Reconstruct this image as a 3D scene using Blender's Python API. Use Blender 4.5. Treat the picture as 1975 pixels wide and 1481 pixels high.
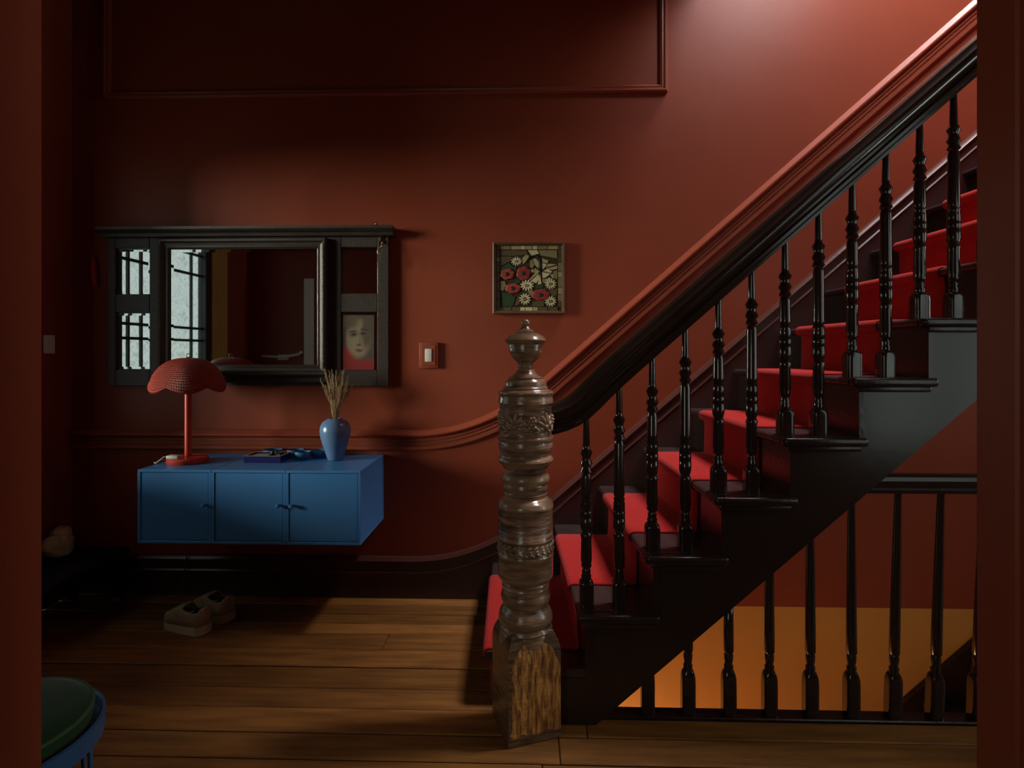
import bpy, bmesh, math, random
from mathutils import Vector, Matrix
random.seed(7)
sc = bpy.context.scene
for o in list(bpy.data.objects): bpy.data.objects.remove(o)
COL = sc.collection
R = math.radians

XR_ = 4.8
# ------------------------------------------------------------------ camera, world, lights, exposure
cd = bpy.data.cameras.new('camera'); cam = bpy.data.objects.new('camera', cd); COL.objects.link(cam)
cam.location = (0, 0, 1.29); cam.rotation_euler = (R(90), 0, R(1.6))
cd.sensor_width = 36; cd.lens = 36*1100/1975; cd.shift_y = -60.5/1975; cd.clip_start = .02
sc.camera = cam
vs = sc.view_settings
vs.view_transform = 'Standard'; vs.look = 'None'; vs.gamma = 1; vs.use_curve_mapping = False
vs.exposure = 0.0
w = bpy.data.worlds.new('sky'); sc.world = w; w.use_nodes = True
bg = w.node_tree.nodes['Background']
bg.inputs[0].default_value = (.86, .95, 1.0, 1); bg.inputs[1].default_value = 2.7

def area(name, loc, rot, sx, sy, power=0, color=(1, 1, 1), portal=False):
    l = bpy.data.lights.new(name, 'AREA'); l.shape = 'RECTANGLE'; l.size = sx; l.size_y = sy
    l.energy = power; l.color = color
    if portal: l.cycles.is_portal = True
    o = bpy.data.objects.new(name, l); COL.objects.link(o); o.location = loc; o.rotation_euler = rot
    return o
# skylight and landing window that light the stairwell; portals guide the sky through the real window openings
area('skylight_daylight', (3.38, 2.48, 8.04), (0, 0, 0), 2.32, .90, 620, (.97, .98, 1.0))
sl_ = bpy.data.lights.new('hazy_sun', 'SUN'); sl_.energy = 13.5; sl_.angle = R(20); sl_.color = (1, .97, .92)
sun = bpy.data.objects.new('hazy_sun', sl_); COL.objects.link(sun); sun.location = (-6, 0, 4)
sun.rotation_euler = Vector((.87, .40, -.11)).to_track_quat('-Z', 'Y').to_euler()          # low soft sun through the leaded hall window
area('landing_window_daylight', (1.60, 1.90, 4.1), (R(90), 0, 0), .66, 1.0, 38, (.88, .96, 1.0))
area('hall_window_portal', (-2.56, 2.1, 1.59), (0, R(-90), 0), 1.58, 1.04, portal=True)
area('end_window_daylight', (XR_+.16, 1.25, 2.0), (0, R(90), 0), 2.1, .40, 34, (.95, .98, 1.0))
area('end_window_portal', (XR_+.12, 1.25, 2.0), (0, R(90), 0), 2.2, .42, portal=True)
area('side_window_portal', (2.17, .84, 1.52), (R(90), 0, 0), 1.06, 1.55, portal=True)
area('rear_window_fill', (-1.75, -2.76, 1.65), (R(90), 0, 0), 1.2, 1.4, 28, (1, .97, .93))  # fill lamp added behind the camera to brighten the lower stair wall
area('rear_window_portal', (-1.75, -2.72, 1.65), (R(90), 0, 0), 1.3, 1.5, portal=True)

# ------------------------------------------------------------------ helpers
def link(o, parent=None):
    COL.objects.link(o)
    if parent is not None: o.parent = parent
    return o
WLOC = {}
def wl(o):
    return WLOC.get(o.name, Vector((0, 0, 0))) if o is not None else Vector((0, 0, 0))
def tag(o, label, cat, group=None, kind=None):
    if label: o['label'] = label
    if cat: o['category'] = cat
    if group: o['group'] = group
    if kind: o['kind'] = kind
    return o
def thing(name, label, cat, loc=(0, 0, 0), group=None, kind=None):
    o = bpy.data.objects.new(name, None); COL.objects.link(o); o.location = loc
    o.empty_display_size = .05
    WLOC[o.name] = Vector(loc)
    return tag(o, label, cat, group, kind)
def obj(name, bm, mat, parent=None, smooth=False, label=None, recenter=True, rot=None):
    """links a bmesh given in world coordinates as one mesh object (origin at the base centre)"""
    me = bpy.data.meshes.new(name)
    bmesh.ops.recalc_face_normals(bm, faces=bm.faces)
    bm.to_mesh(me); bm.free()
    xs = [v.co for v in me.vertices]
    lo = Vector((min(v.x for v in xs), min(v.y for v in xs), min(v.z for v in xs)))
    hi = Vector((max(v.x for v in xs), max(v.y for v in xs), max(v.z for v in xs)))
    c = Vector(((lo.x+hi.x)/2, (lo.y+hi.y)/2, lo.z)) if recenter else Vector((0, 0, 0))
    me.transform(Matrix.Translation(-c))
    if smooth is True:
        for p in me.polygons: p.use_smooth = True
    elif smooth:
        for p in me.polygons: p.use_smooth = True
        try: me.set_sharp_from_angle(angle=R(smooth))
        except Exception: pass
    if mat is not None: me.materials.append(mat)
    o = bpy.data.objects.new(name, me); link(o, parent)
    o.location = c - wl(parent); WLOC[o.name] = c
    if label: o['label'] = label
    return o
def clone(src, parent, wloc, name=None, mat=None):
    o = bpy.data.objects.new(name or src.name.split('.')[0], src.data); link(o, parent)
    o.location = Vector(wloc) - wl(parent); WLOC[o.name] = Vector(wloc)
    return o
def box(bm, x0, x1, y0, y1, z0, z1, bev=0, seg=1):
    vs_ = [bm.verts.new(p) for p in ((x0,y0,z0),(x1,y0,z0),(x1,y1,z0),(x0,y1,z0),(x0,y0,z1),(x1,y0,z1),(x1,y1,z1),(x0,y1,z1))]
    fs = [bm.faces.new([vs_[i] for i in q]) for q in ((0,3,2,1),(4,5,6,7),(0,1,5,4),(1,2,6,5),(2,3,7,6),(3,0,4,7))]
    if bev:
        es = list({e for f_ in fs for e in f_.edges})
        bmesh.ops.bevel(bm, geom=es, offset=bev, segments=seg, profile=.5, affect='EDGES')
    return bm
def B(*a, **k):
    return box(bmesh.new(), *a, **k)
def lathe(prof, seg=24, c=(0, 0), bm=None, ax=None):
    """prof: list of (r, z)"""
    bm = bm or bmesh.new(); rings = []
    for r, z in prof:
        if r < 1e-6: rings.append([bm.verts.new((c[0], c[1], z))])
        else: rings.append([bm.verts.new((c[0]+r*math.cos(2*math.pi*i/seg), c[1]+r*math.sin(2*math.pi*i/seg), z)) for i in range(seg)])
    for a, b in zip(rings, rings[1:]):
        for i in range(seg):
            j = (i+1) % seg
            if len(a) == 1 and len(b) == 1: break
            if len(a) == 1: bm.faces.new((a[0], b[i], b[j]))
            elif len(b) == 1: bm.faces.new((a[i], a[j], b[0]))
            else: bm.faces.new((a[i], a[j], b[j], b[i]))
    for ring in (rings[0], rings[-1]):
        if len(ring) > 2:
            try: bm.faces.new(ring)
            except Exception: pass
    return bm
def prism(poly, axis, a, b, bm=None):
    """polygon extruded along an axis: axis 'y': poly (x,z); 'x': poly (y,z); 'z': poly (x,y)"""
    bm = bm or bmesh.new()
    def P(p, t): return {'y': (p[0], t, p[1]), 'x': (t, p[0], p[1]), 'z': (p[0], p[1], t)}[axis]
    A = [bm.verts.new(P(p, a)) for p in poly]; C = [bm.verts.new(P(p, b)) for p in poly]
    n = len(poly)
    bm.faces.new(A); bm.faces.new(C[::-1])
    for i in range(n):
        j = (i+1) % n; bm.faces.new((A[i], C[i], C[j], A[j]))
    return bm
def tube(pts, r, seg=8, bm=None, cap=True):
    bm = bm or bmesh.new(); pts = [Vector(p) for p in pts]; rings = []
    rr = r if isinstance(r, (list, tuple)) else [r]*len(pts)
    up = None
    for i, p in enumerate(pts):
        t = (pts[min(i+1, len(pts)-1)] - pts[max(i-1, 0)]).normalized()
        if up is None: up = Vector((0, 0, 1)) if abs(t.z) < .9 else Vector((1, 0, 0))
        a = t.cross(up); a.normalize(); b = a.cross(t); b.normalize(); up = b
        rings.append([bm.verts.new(p + rr[i]*(math.cos(2*math.pi*k/seg)*a + math.sin(2*math.pi*k/seg)*b)) for k in range(seg)])
    for A, C in zip(rings, rings[1:]):
        for k in range(seg): bm.faces.new((A[k], A[(k+1) % seg], C[(k+1) % seg], C[k]))
    if cap: bm.faces.new(rings[0]); bm.faces.new(rings[-1])
    return bm
def sweep_xz(path, prof, y, ysign, bm=None):
    """sweeps a closed profile of (d, n) along a path of (x, z); d goes in depth, n along the path normal"""
    bm = bm or bmesh.new(); rings = []
    n = len(path)
    for i in range(n):
        a = Vector(path[max(i-1, 0)]); b = Vector(path[min(i+1, n-1)])
        t = (b-a).normalized(); nx, nz = -t.y, t.x
        rings.append([bm.verts.new((path[i][0]+nx*q, y+ysign*d, path[i][1]+nz*q)) for d, q in prof])
    m = len(prof)
    for A, C in zip(rings, rings[1:]):
        for k in range(m): bm.faces.new((A[k], A[(k+1) % m], C[(k+1) % m], C[k]))
    bm.faces.new(rings[0]); bm.faces.new(rings[-1])
    return bm
def ellipsoid(bm, c, r, seg=10, rings=6, rot=None):
    m = Matrix.Translation(c) @ (rot.to_4x4() if rot is not None else Matrix.Identity(4)) @ Matrix.Diagonal((r[0], r[1], r[2], 1))
    bmesh.ops.create_uvsphere(bm, u_segments=seg, v_segments=rings, radius=1, matrix=m)
    return bm

# ------------------------------------------------------------------ materials
def mat(name, col, rough=.5, spec=.5, metal=0, var=None, vscale=3, vstretch=(1, 1, 1), bump=0, bscale=40, bstretch=(1, 1, 1), detail=4, sheen=0, coat=0, rvar=0, objrand=0):
    m = bpy.data.materials.new(name); m.use_nodes = True; nt = m.node_tree; N = nt.nodes; L = nt.links
    p = N['Principled BSDF']
    p.inputs['Base Color'].default_value = (*col, 1); p.inputs['Roughness'].default_value = rough
    p.inputs['Specular IOR Level'].default_value = spec; p.inputs['Metallic'].default_value = metal
    if sheen: p.inputs['Sheen Weight'].default_value = sheen; p.inputs['Sheen Roughness'].default_value = .5
    if coat: p.inputs['Coat Weight'].default_value = coat; p.inputs['Coat Roughness'].default_value = .12
    tc = N.new('ShaderNodeTexCoord')
    def noise(scale, stretch, det=detail):
        mp = N.new('ShaderNodeMapping'); mp.inputs['Scale'].default_value = stretch
        L.new(tc.outputs['Object'], mp.inputs['Vector'])
        src = mp.outputs['Vector']
        if objrand:
            oi = N.new('ShaderNodeObjectInfo'); ad = N.new('ShaderNodeVectorMath'); ad.operation = 'ADD'
            mu = N.new('ShaderNodeMath'); mu.operation = 'MULTIPLY'; mu.inputs[1].default_value = 37.0
            L.new(oi.outputs['Random'], mu.inputs[0]); L.new(src, ad.inputs[0]); L.new(mu.outputs[0], ad.inputs[1]); src = ad.outputs[0]
        nz = N.new('ShaderNodeTexNoise'); nz.inputs['Scale'].default_value = scale; nz.inputs['Detail'].default_value = det
        L.new(src, nz.inputs['Vector']); return nz
    if var:
        nz = noise(vscale, vstretch); cr = N.new('ShaderNodeValToRGB')
        cr.color_ramp.elements[0].position = .3; cr.color_ramp.elements[1].position = .7
        cr.color_ramp.elements[0].color = (*var, 1); cr.color_ramp.elements[1].color = (*col, 1)
        L.new(nz.outputs[0], cr.inputs[0]); out = cr.outputs[0]
        if objrand:
            oi = N.new('ShaderNodeObjectInfo'); mr = N.new('ShaderNodeMapRange')
            mr.inputs['To Min'].default_value = 1-objrand; mr.inputs['To Max'].default_value = 1+objrand
            L.new(oi.outputs['Random'], mr.inputs['Value'])
            mx = N.new('ShaderNodeVectorMath'); mx.operation = 'SCALE'
            L.new(out, mx.inputs[0]); L.new(mr.outputs[0], mx.inputs['Scale']); out = mx.outputs[0]
        L.new(out, p.inputs['Base Color'])
        if rvar:
            mr = N.new('ShaderNodeMapRange'); mr.inputs['To Min'].default_value = rough+rvar; mr.inputs['To Max'].default_value = rough-rvar
            L.new(nz.outputs[0], mr.inputs['Value']); L.new(mr.outputs[0], p.inputs['Roughness'])
    if bump:
        nb = noise(bscale, bstretch); bp = N.new('ShaderNodeBump'); bp.inputs['Strength'].default_value = bump; bp.inputs['Distance'].default_value = .01
        L.new(nb.outputs[0], bp.inputs['Height']); L.new(bp.outputs[0], p.inputs['Normal'])
    return m
M = {}
M['wall'] = mat('red_wall_paint', (.275, .054, .025), .42, .26, var=(.25, .047, .021), vscale=2.2, bump=.12, bscale=7, detail=5)
M['trimred'] = mat('red_trim_paint', (.28, .058, .028), .38, .38, bump=.05, bscale=60)
M['orange'] = mat('orange_wall_paint', (.62, .27, .055), .6, .3, var=(.58, .25, .05), vscale=3, bump=.08, bscale=9)
M['dark'] = mat('dark_brown_gloss', (.030, .016, .012), .25, .42, var=(.022, .012, .011), vscale=9, bump=.12, bscale=55)
M['rail'] = mat('handrail_gloss', (.034, .018, .012), .17, .40, var=(.024, .012, .009), vscale=6)
M['balus'] = mat('baluster_gloss', (.030, .016, .012), .14, .6, var=(.022, .012, .010), vscale=9)
M['stringer'] = mat('stringer_gloss', (.030, .017, .013), .25, .42, var=(.026, .014, .011), vscale=5, bump=.04, bscale=30)
M['darktread'] = mat('dark_brown_tread', (.050, .028, .026), .3, .5, var=(.034, .019, .018), vscale=12, bump=.12, bscale=60)
M['basecap'] = mat('dark_red_base_cap', (.105, .034, .026), .3, .45, bump=.05, bscale=50)
M['base'] = mat('dark_base_paint', (.050, .022, .020), .3, .5, bump=.05, bscale=50)
M['ceil'] = mat('ceiling_paint', (.20, .10, .075), .7, .3, bump=.05, bscale=30)
M['shaft'] = mat('upper_wall_paint', (.40, .20, .14), .6, .3, bump=.05, bscale=30)
M['plank'] = mat('floor_board', (.30, .12, .028), .46, .25, var=(.16, .062, .015), vscale=3.5, vstretch=(1, 9, 1), bump=.25, bscale=18, bstretch=(1, 14, 1), objrand=.28)
M['sub'] = mat('subfloor', (.02, .012, .008), .8, .2)
M['carpet'] = mat('red_carpet', (.50, .021, .016), .95, .1, var=(.42, .016, .013), vscale=120, bump=.6, bscale=420, sheen=.08)
M['blue'] = mat('blue_metal', (.072, .265, .62), .38, .5, bump=.02, bscale=200)
M['seam'] = mat('blue_seam', (.02, .06, .14), .6, .3)
M['lampred'] = mat('lamp_red', (.60, .05, .024), .35, .5)
M['mirwood'] = mat('mirror_frame_wood', (.055, .037, .027), .42, .5, var=(.034, .023, .017), vscale=14, vstretch=(1, 1, 6), bump=.15, bscale=40, bstretch=(6, 6, 1))
M['gilt'] = mat('worn_gilt_beading', (.16, .085, .035), .35, .5, metal=.4)
M['mirror'] = mat('old_mirror_glass', (.60, .62, .61), .02, .5, metal=1)
M['white'] = mat('white_plastic', (.72, .69, .62), .4, .5)
M['vase'] = mat('blue_glaze', (.135, .235, .42), .25, .5, var=(.11, .20, .37), vscale=9)
M['grass'] = mat('dried_grass', (.50, .38, .22), .8, .2, var=(.36, .25, .13), vscale=40)
M['navy'] = mat('navy_lacquer', (.016, .018, .12), .3, .5)
M['cream'] = mat('cream_card', (.42, .36, .25), .7, .2)
M['bowl'] = mat('blue_bowl_glaze', (.06, .19, .36), .3, .5)
M['brass'] = mat('tarnished_brass', (.30, .23, .13), .3, .5, metal=1)
M['steel'] = mat('old_steel', (.45, .43, .40), .3, .5, metal=1)
M['shoe'] = mat('pale_suede', (.40, .30, .19), .9, .2, var=(.33, .25, .16), vscale=25, bump=.15, bscale=120)
M['sole'] = mat('pale_rubber_sole', (.44, .34, .22), .7, .3)
M['lining'] = mat('dark_shoe_lining', (.03, .022, .018), .9, .2)
M['green'] = mat('green_velvet', (.022, .085, .035), .85, .2, var=(.016, .066, .028), vscale=15, bump=.15, bscale=200, sheen=.2)
M['piping'] = mat('green_piping', (.09, .17, .09), .8, .2)
M['stoolblue'] = mat('stool_blue_metal', (.045, .17, .42), .35, .5)
M['beige'] = mat('beige_fleece', (.70, .54, .33), .95, .1, var=(.50, .36, .20), vscale=25, bump=.6, bscale=60)
M['redcloth'] = mat('red_cloth', (.42, .04, .034), .9, .2, bump=.3, bscale=120)
M['goldwood'] = mat('golden_oak_casing', (.62, .36, .10), .35, .5, var=(.48, .27, .075), vscale=5, vstretch=(6, 6, 1))
M['lead'] = mat('lead_came', (.03, .03, .03), .5, .5)
M['cable'] = mat('cable_brown', (.10, .07, .06), .6, .4)
M['frame'] = mat('picture_frame_wood', (.13, .065, .03), .35, .5, var=(.09, .045, .02), vscale=20)
M['benchdark'] = mat('bench_black_wood', (.010, .009, .009), .6, .3)
def panemat(name='ripple_glass', k=1.0):
    m = bpy.data.materials.new(name); m.use_nodes = True; nt = m.node_tree; N = nt.nodes; L = nt.links
    for n in list(N): N.remove(n)
    out = N.new('ShaderNodeOutputMaterial'); mx = N.new('ShaderNodeMixShader'); tr = N.new('ShaderNodeBsdfTransparent'); gl = N.new('ShaderNodeBsdfGlossy')
    gl.inputs['Roughness'].default_value = .12
    tc = N.new('ShaderNodeTexCoord'); nz = N.new('ShaderNodeTexNoise'); nz.inputs['Scale'].default_value = 28; nz.inputs['Detail'].default_value = 3; nz.inputs['Distortion'].default_value = 1.5
    cr = N.new('ShaderNodeValToRGB'); cr.color_ramp.elements[0].position = .40; cr.color_ramp.elements[1].position = .50
    cr.color_ramp.elements[0].color = (.76*k, .80*k, .75*k, 1); cr.color_ramp.elements[1].color = (.90*k, .93*k, .88*k, 1)
    L.new(tc.outputs['Object'], nz.inputs['Vector']); L.new(nz.outputs[0], cr.inputs[0]); L.new(cr.outputs[0], tr.inputs[0])
    mx.inputs[0].default_value = .05
    L.new(tr.outputs[0], mx.inputs[1]); L.new(gl.outputs[0], mx.inputs[2]); L.new(mx.outputs[0], out.inputs[0])
    return m
M['pane'] = panemat(k=.63); M['pane2'] = panemat('pale_glass', .85); M['pane4'] = panemat('dimming_glass', .8); M['pane3'] = panemat('clear_glass', 1.05)  # pane4 is tinted only to dim the rear window; no curtain hangs there
def newelmat(patch=False):
    m = mat('worn_walnut' if not patch else 'worn_walnut_block', *(((.43, .238, .150), .21, .5) if not patch else ((.20, .115, .062), .3, .4)), var=(.060, .034, .022) if not patch else (.036, .020, .013), vscale=11, vstretch=(1, 1, 6), bump=.35, bscale=22, bstretch=(1, 1, 5), rvar=.08)
    nt = m.node_tree; N = nt.nodes; L = nt.links; p = N['Principled BSDF']
    p.inputs['Coat Weight'].default_value = .35; p.inputs['Coat Roughness'].default_value = .15
    ge = N.new('ShaderNodeNewGeometry'); mr = N.new('ShaderNodeMapRange'); mr.inputs['From Min'].default_value = .50; mr.inputs['From Max'].default_value = .58      # ridges rubbed to bare wood
    mr.inputs['To Max'].default_value = 0 if patch else .85; L.new(ge.outputs['Pointiness'], mr.inputs['Value'])
    old = p.inputs['Base Color'].links[0].from_socket; mix = N.new('ShaderNodeMix'); mix.data_type = 'RGBA'; mix.inputs[7].default_value = (.30, .18, .10, 1)
    L.new(mr.outputs[0], mix.inputs[0]); L.new(old, mix.inputs[6]); L.new(mix.outputs[2], p.inputs['Base Color'])
    if patch:                                   # bare splintered arch worn into the front of the base block
        nt = m.node_tree; N = nt.nodes; L = nt.links; p = N['Principled BSDF']
        tc = N.new('ShaderNodeTexCoord'); sp = N.new('ShaderNodeSeparateXYZ'); L.new(tc.outputs['Object'], sp.inputs[0])
        def mth(op, a, b=None):
            n = N.new('ShaderNodeMath'); n.operation = op
            for i, v in enumerate((a, b)):
                if v is None: continue
                if isinstance(v, (int, float)): n.inputs[i].default_value = v
                else: L.new(v, n.inputs[i])
            return n.outputs[0]
        nz = N.new('ShaderNodeTexNoise'); nz.inputs['Scale'].default_value = 35; L.new(tc.outputs['Object'], nz.inputs['Vector'])
        wob = mth('MULTIPLY', mth('SUBTRACT', nz.outputs[0], .5), .035)
        x2 = mth('POWER', mth('ABSOLUTE', mth('DIVIDE', sp.outputs['X'], .088)), 2.6)
        top = mth('SUBTRACT', .335, mth('MULTIPLY', x2, .085))
        inz = mth('LESS_THAN', mth('ADD', sp.outputs['Z'], wob), top)
        front = mth('LESS_THAN', sp.outputs['Y'], -.080)
        low = mth('GREATER_THAN', mth('ADD', sp.outputs['Z'], wob), .03)
        side = mth('GREATER_THAN', mth('ADD', sp.outputs['X'], wob), -.078)
        mk = mth('MULTIPLY', mth('MULTIPLY', inz, front), mth('MULTIPLY', low, side))
        mp = N.new('ShaderNodeMapping'); mp.inputs['Scale'].default_value = (6, 6, 1); L.new(tc.outputs['Object'], mp.inputs['Vector'])
        n2 = N.new('ShaderNodeTexNoise'); n2.inputs['Scale'].default_value = 13; n2.inputs['Detail'].default_value = 5; n2.inputs['Distortion'].default_value = .6; L.new(mp.outputs[0], n2.inputs['Vector'])
        cr = N.new('ShaderNodeValToRGB'); cr.color_ramp.elements[0].position = .36; cr.color_ramp.elements[1].position = .66
        cr.color_ramp.elements[0].color = (.17, .058, .014, 1); cr.color_ramp.elements[1].color = (.72, .33, .08, 1); L.new(n2.outputs[0], cr.inputs[0])
        old = p.inputs['Base Color'].links[0].from_socket
        mix = N.new('ShaderNodeMix'); mix.data_type = 'RGBA'; L.new(mk, mix.inputs[0]); L.new(old, mix.inputs[6]); L.new(cr.outputs[0], mix.inputs[7]); L.new(mix.outputs[2], p.inputs['Base Color'])
        rr = mth('ADD', .3, mth('MULTIPLY', mk, .35)); L.new(rr, p.inputs['Roughness'])
        bp = N.new('ShaderNodeBump'); bp.inputs['Distance'].default_value = .02; L.new(mth('MULTIPLY', mk, .8), bp.inputs['Strength']); L.new(n2.outputs[0], bp.inputs['Height'])
        L.new(p.inputs['Normal'].links[0].from_socket, bp.inputs['Normal']); L.new(bp.outputs[0], p.inputs['Normal'])
    return m
M['newel'] = newelmat(); M['newelblock'] = newelmat(True)

def struct(name, bm, m, label, smooth=False):
    o = obj(name, bm, m, None, smooth); tag(o, label, 'structure' if False else name.split('_')[0], None, 'structure'); return o

# ------------------------------------------------------------------ room shell
XL, XR, YB, YF, ZC = -2.45, 4.8, 3.0, 1.0, 3.3
struct('wall_back', B(XL-.27, XR+.2, YB, YB+.2, -.03, 8.0), M['wall'], 'dark red painted wall behind the staircase and mirror')
bm = bmesh.new(); WY0, WY1, WZ0, WZ1 = 1.58, 2.62, .80, 2.38
for a in ((WY1, YB, 0, ZC), (.8, WY0, 0, ZC), (WY0, WY1, 0, WZ0), (WY0, WY1, WZ1, ZC)): box(bm, XL-.09, XL, *a)
struct('wall_left', bm, M['wall'], 'dark red wall with a leaded window at the end of the hall')
bm = bmesh.new(); DX0, DX1, DZ = -.875, .77, 2.45; SX0, SX1, SZ0, SZ1 = 1.64, 2.70, .75, 2.30
box(bm, XL, DX0-.03, .85, YF, 0, ZC); box(bm, DX1+.03, SX0, .85, YF, 0, ZC); box(bm, DX0-.03, DX1+.03, .85, YF, DZ+.03, ZC)
box(bm, SX0, SX1, .85, YF, 0, SZ0); box(bm, SX0, SX1, .85, YF, SZ1, ZC); box(bm, SX1, XR, .85, YF, 0, ZC)
struct('wall_front', bm, M['wall'], 'dark red wall around the wide doorway')
bm = bmesh.new()
for a in ((.85, 1.04, 0, ZC), (1.46, 1.9, 0, ZC), (1.04, 1.46, 0, .9), (1.04, 1.46, 3.1, ZC), (1.9, YB, -2.6, 8.0)): box(bm, XR, XR+.09, *a)
struct('wall_right', bm, M['wall'], 'dark red wall at the far end past the stairs')
bm = bmesh.new(); box(bm, XL, .95, .85, YB, ZC, ZC+.2); box(bm, .95, XR, .85, 2.0, ZC, ZC+.2)
struct('ceiling', bm, M['ceil'], 'dark ceiling over the hall beside the open stairwell')
UX0, UX1, UZ0, UZ1, ZTOP = 1.25, 1.95, 3.58, 4.62, 8.0
bm = bmesh.new(); box(bm, .8, .95, 1.85, YB, ZC+.2, ZTOP)
box(bm, .95, UX0, 1.85, 2.0, ZC+.2, ZTOP); box(bm, UX1, XR, 1.85, 2.0, ZC+.2, ZTOP); box(bm, UX0, UX1, 1.85, 2.0, ZC+.2, UZ0); box(bm, UX0, UX1, 1.85, 2.0, UZ1, ZTOP)
struct('wall_stairwell', bm, M['shaft'], 'upper wall enclosing the stairwell')
bm = bmesh.new(); box(bm, .8, 2.2, 1.85, YB+.2, ZTOP, ZTOP+.15); box(bm, 4.57, XR+.2, 1.85, YB+.2, ZTOP, ZTOP+.15); box(bm, 2.2, 4.57, 1.85, 2.03, ZTOP, ZTOP+.15); box(bm, 2.2, 4.57, 2.93, YB+.2, ZTOP, ZTOP+.15)
struct('ceiling_stairwell', bm, M['shaft'], 'ceiling high above the stairs with a skylight opening')
# room the photograph is taken from
bm = bmesh.new()
box(bm, -2.8, -2.65, -2.75, .85, 0, ZC); box(bm, 1.4, 1.55, -2.75, .85, 0, ZC)
box(bm, -2.8, -2.4, -2.75, -2.6, 0, ZC); box(bm, -1.1, 1.55, -2.75, -2.6, 0, ZC); box(bm, -2.4, -1.1, -2.75, -2.6, 0, .9); box(bm, -2.4, -1.1, -2.75, -2.6, 2.4, ZC)
box(bm, -2.8, XL, .8, .85, 0, ZC)
M['rearwall'] = mat('cream_bounce_paint', (.55, .45, .35), .7, .2, bump=.05, bscale=30)  # pale colour put on these unseen walls to bounce light onto the jambs
struct('wall_rear', bm, M['rearwall'], 'walls of the room in front of the doorway')
struct('ceiling_rear', B(-2.8, 1.55, -2.75, .85, ZC, ZC+.2), M['ceil'], 'ceiling of the room in front of the doorway')
# floor: boards run along the hall, each board its own piece
fl = struct('floor', B(-2.8, XR, -2.75, 2.0, -.14, -.022), M['sub'], 'old wooden board floor of the hall')
bmx = B(-2.7, .2, 2.0, YB, -.14, -.022); obj('subfloor', bmx, M['sub'], fl)
def plank(x0, x1, y0, y1):
    z = random.uniform(-.0035, 0)
    return obj('plank', B(x0, x1, y0+.0026, y1-.0026, -.022, z, bev=.003), M['plank'], fl)
ys = [1.0, 1.13, 1.262, 1.40, 1.53, 1.66, 1.795, 1.92, 2.055, 2.18, 2.325, 2.465, 2.60, 2.70, 2.80, 2.90, 3.0]
for i, (a, b) in enumerate(zip(ys, ys[1:])):
    segs = [(XL, XR, b)] if b <= 2.02 else ([(XL, .2, b), (.2, XR, 2.02)] if a < 2.0 else [(XL, .2, b)])
    for xs_, xr, b2 in segs:
        x = xs_; first = xs_ == XL
        while x < xr-.001:
            e = x+(random.uniform(1.6, 3.0) if first else random.uniform(2.2, 4.0)); first = False
            if xr-e < .6: e = xr
            plank(x+.0012, e-.0012, a, b2); x = e
for y0 in [k*.2-2.6 for k in range(18)]:
    plank(-2.65, 1.4, y0, min(y0+.2, .999))

# door opening lining
bm = bmesh.new()
box(bm, DX0-.03, DX0, .78, YF+.003, 0, DZ+.03, bev=.004); box(bm, DX0-.018, DX0+.0, .895, .905, 0, DZ)
box(bm, DX0-.14, DX0-.03, .815, .85, 0, DZ+.14, bev=.006); box(bm, DX0-.14, DX0-.012, 1.0, 1.022, 0, DZ+.14, bev=.006)
struct('trim_1', bm, M['trimred'], 'red painted door jamb with casing, beside the stool')
bm = bmesh.new()
box(bm, DX1, DX1+.03, .92, YF+.003, 0, DZ+.03, bev=.004); box(bm, DX1+.028, DX1+.034, .78, .92, 0, DZ+.03)
box(bm, DX1+.03, DX1+.14, .815, .85, 0, DZ+.14, bev=.006); box(bm, DX1+.012, DX1+.14, 1.0, 1.022, 0, DZ+.14, bev=.006)
struct('trim_2', bm, M['trimred'], 'red painted door jamb beside the stairs')
bm = bmesh.new(); box(bm, DX0-.03, DX1+.03, .85, YF, DZ, DZ+.03); box(bm, DX0-.14, DX1+.14, .82, .85, DZ+.03, DZ+.14, bev=.006)
struct('trim_3', bm, M['trimred'], 'red painted head trim across the wide doorway')

# chair rail and skirting that sweep up with the stairs
def swept(z0, xa, xi, zi_slope, x_end, xstart=XL+.003):
    """flat at z0 from xstart to xa, eased around the crossing xi, then sloping"""
    pts = [(xstart, z0), (-1.6, z0), (xa, z0)]
    d = xi-xa; L = d*.86
    ex, ez = xi+L, z0+L*zi_slope
    for k in range(1, 15):
        t = k/14; pts.append(((1-t)**2*xa+2*t*(1-t)*xi+t*t*ex, (1-t)**2*z0+2*t*(1-t)*z0+t*t*ez))
    pts += [(1.2, ez+(1.2-ex)*zi_slope), (x_end, ez+(x_end-ex)*zi_slope)]
    return pts
crp = [(0, -.053), (.020, -.053), (.025, -.047), (.025, -.033), (.013, -.030), (.013, -.024), (.019, -.021), (.019, -.014), (.012, -.011), (.012, -.006), (.019, -.003), (.019, .004), (.012, .007), (.014, .012), (.030, .018), (.038, .024), (.038, .031), (.014, .053), (0, .053)]
struct('trim_4', sweep_xz(swept(.829, -.60, -.214, .88, 3.9), crp, YB, -1), M['trimred'], 'fluted red dado rail curving up beside the stairs', smooth=25)
capp = [(0, -.008), (.030, -.008), (.032, -.002), (.026, .004), (.022, .012), (.008, .016), (0, .016)]
sk = swept(.200, -.60, -.236, .872, 3.9)
bm = sweep_xz(sk, capp, YB, -1)
sweep_xz([(x, z-.064) for x, z in sk], [(0, -.006), (.024, -.006), (.027, 0), (.022, .007), (0, .007)], YB, -1, bm)
tc_ = struct('trim_5', bm, M['basecap'], 'dark moulding strip along the top of the skirting', smooth=25)
bm = bmesh.new(); prev = None
top = [(x, z-.008) for x, z in sk]; bot = []
for x, z in sk: bot.append((x, max(0, z-.40)))
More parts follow.
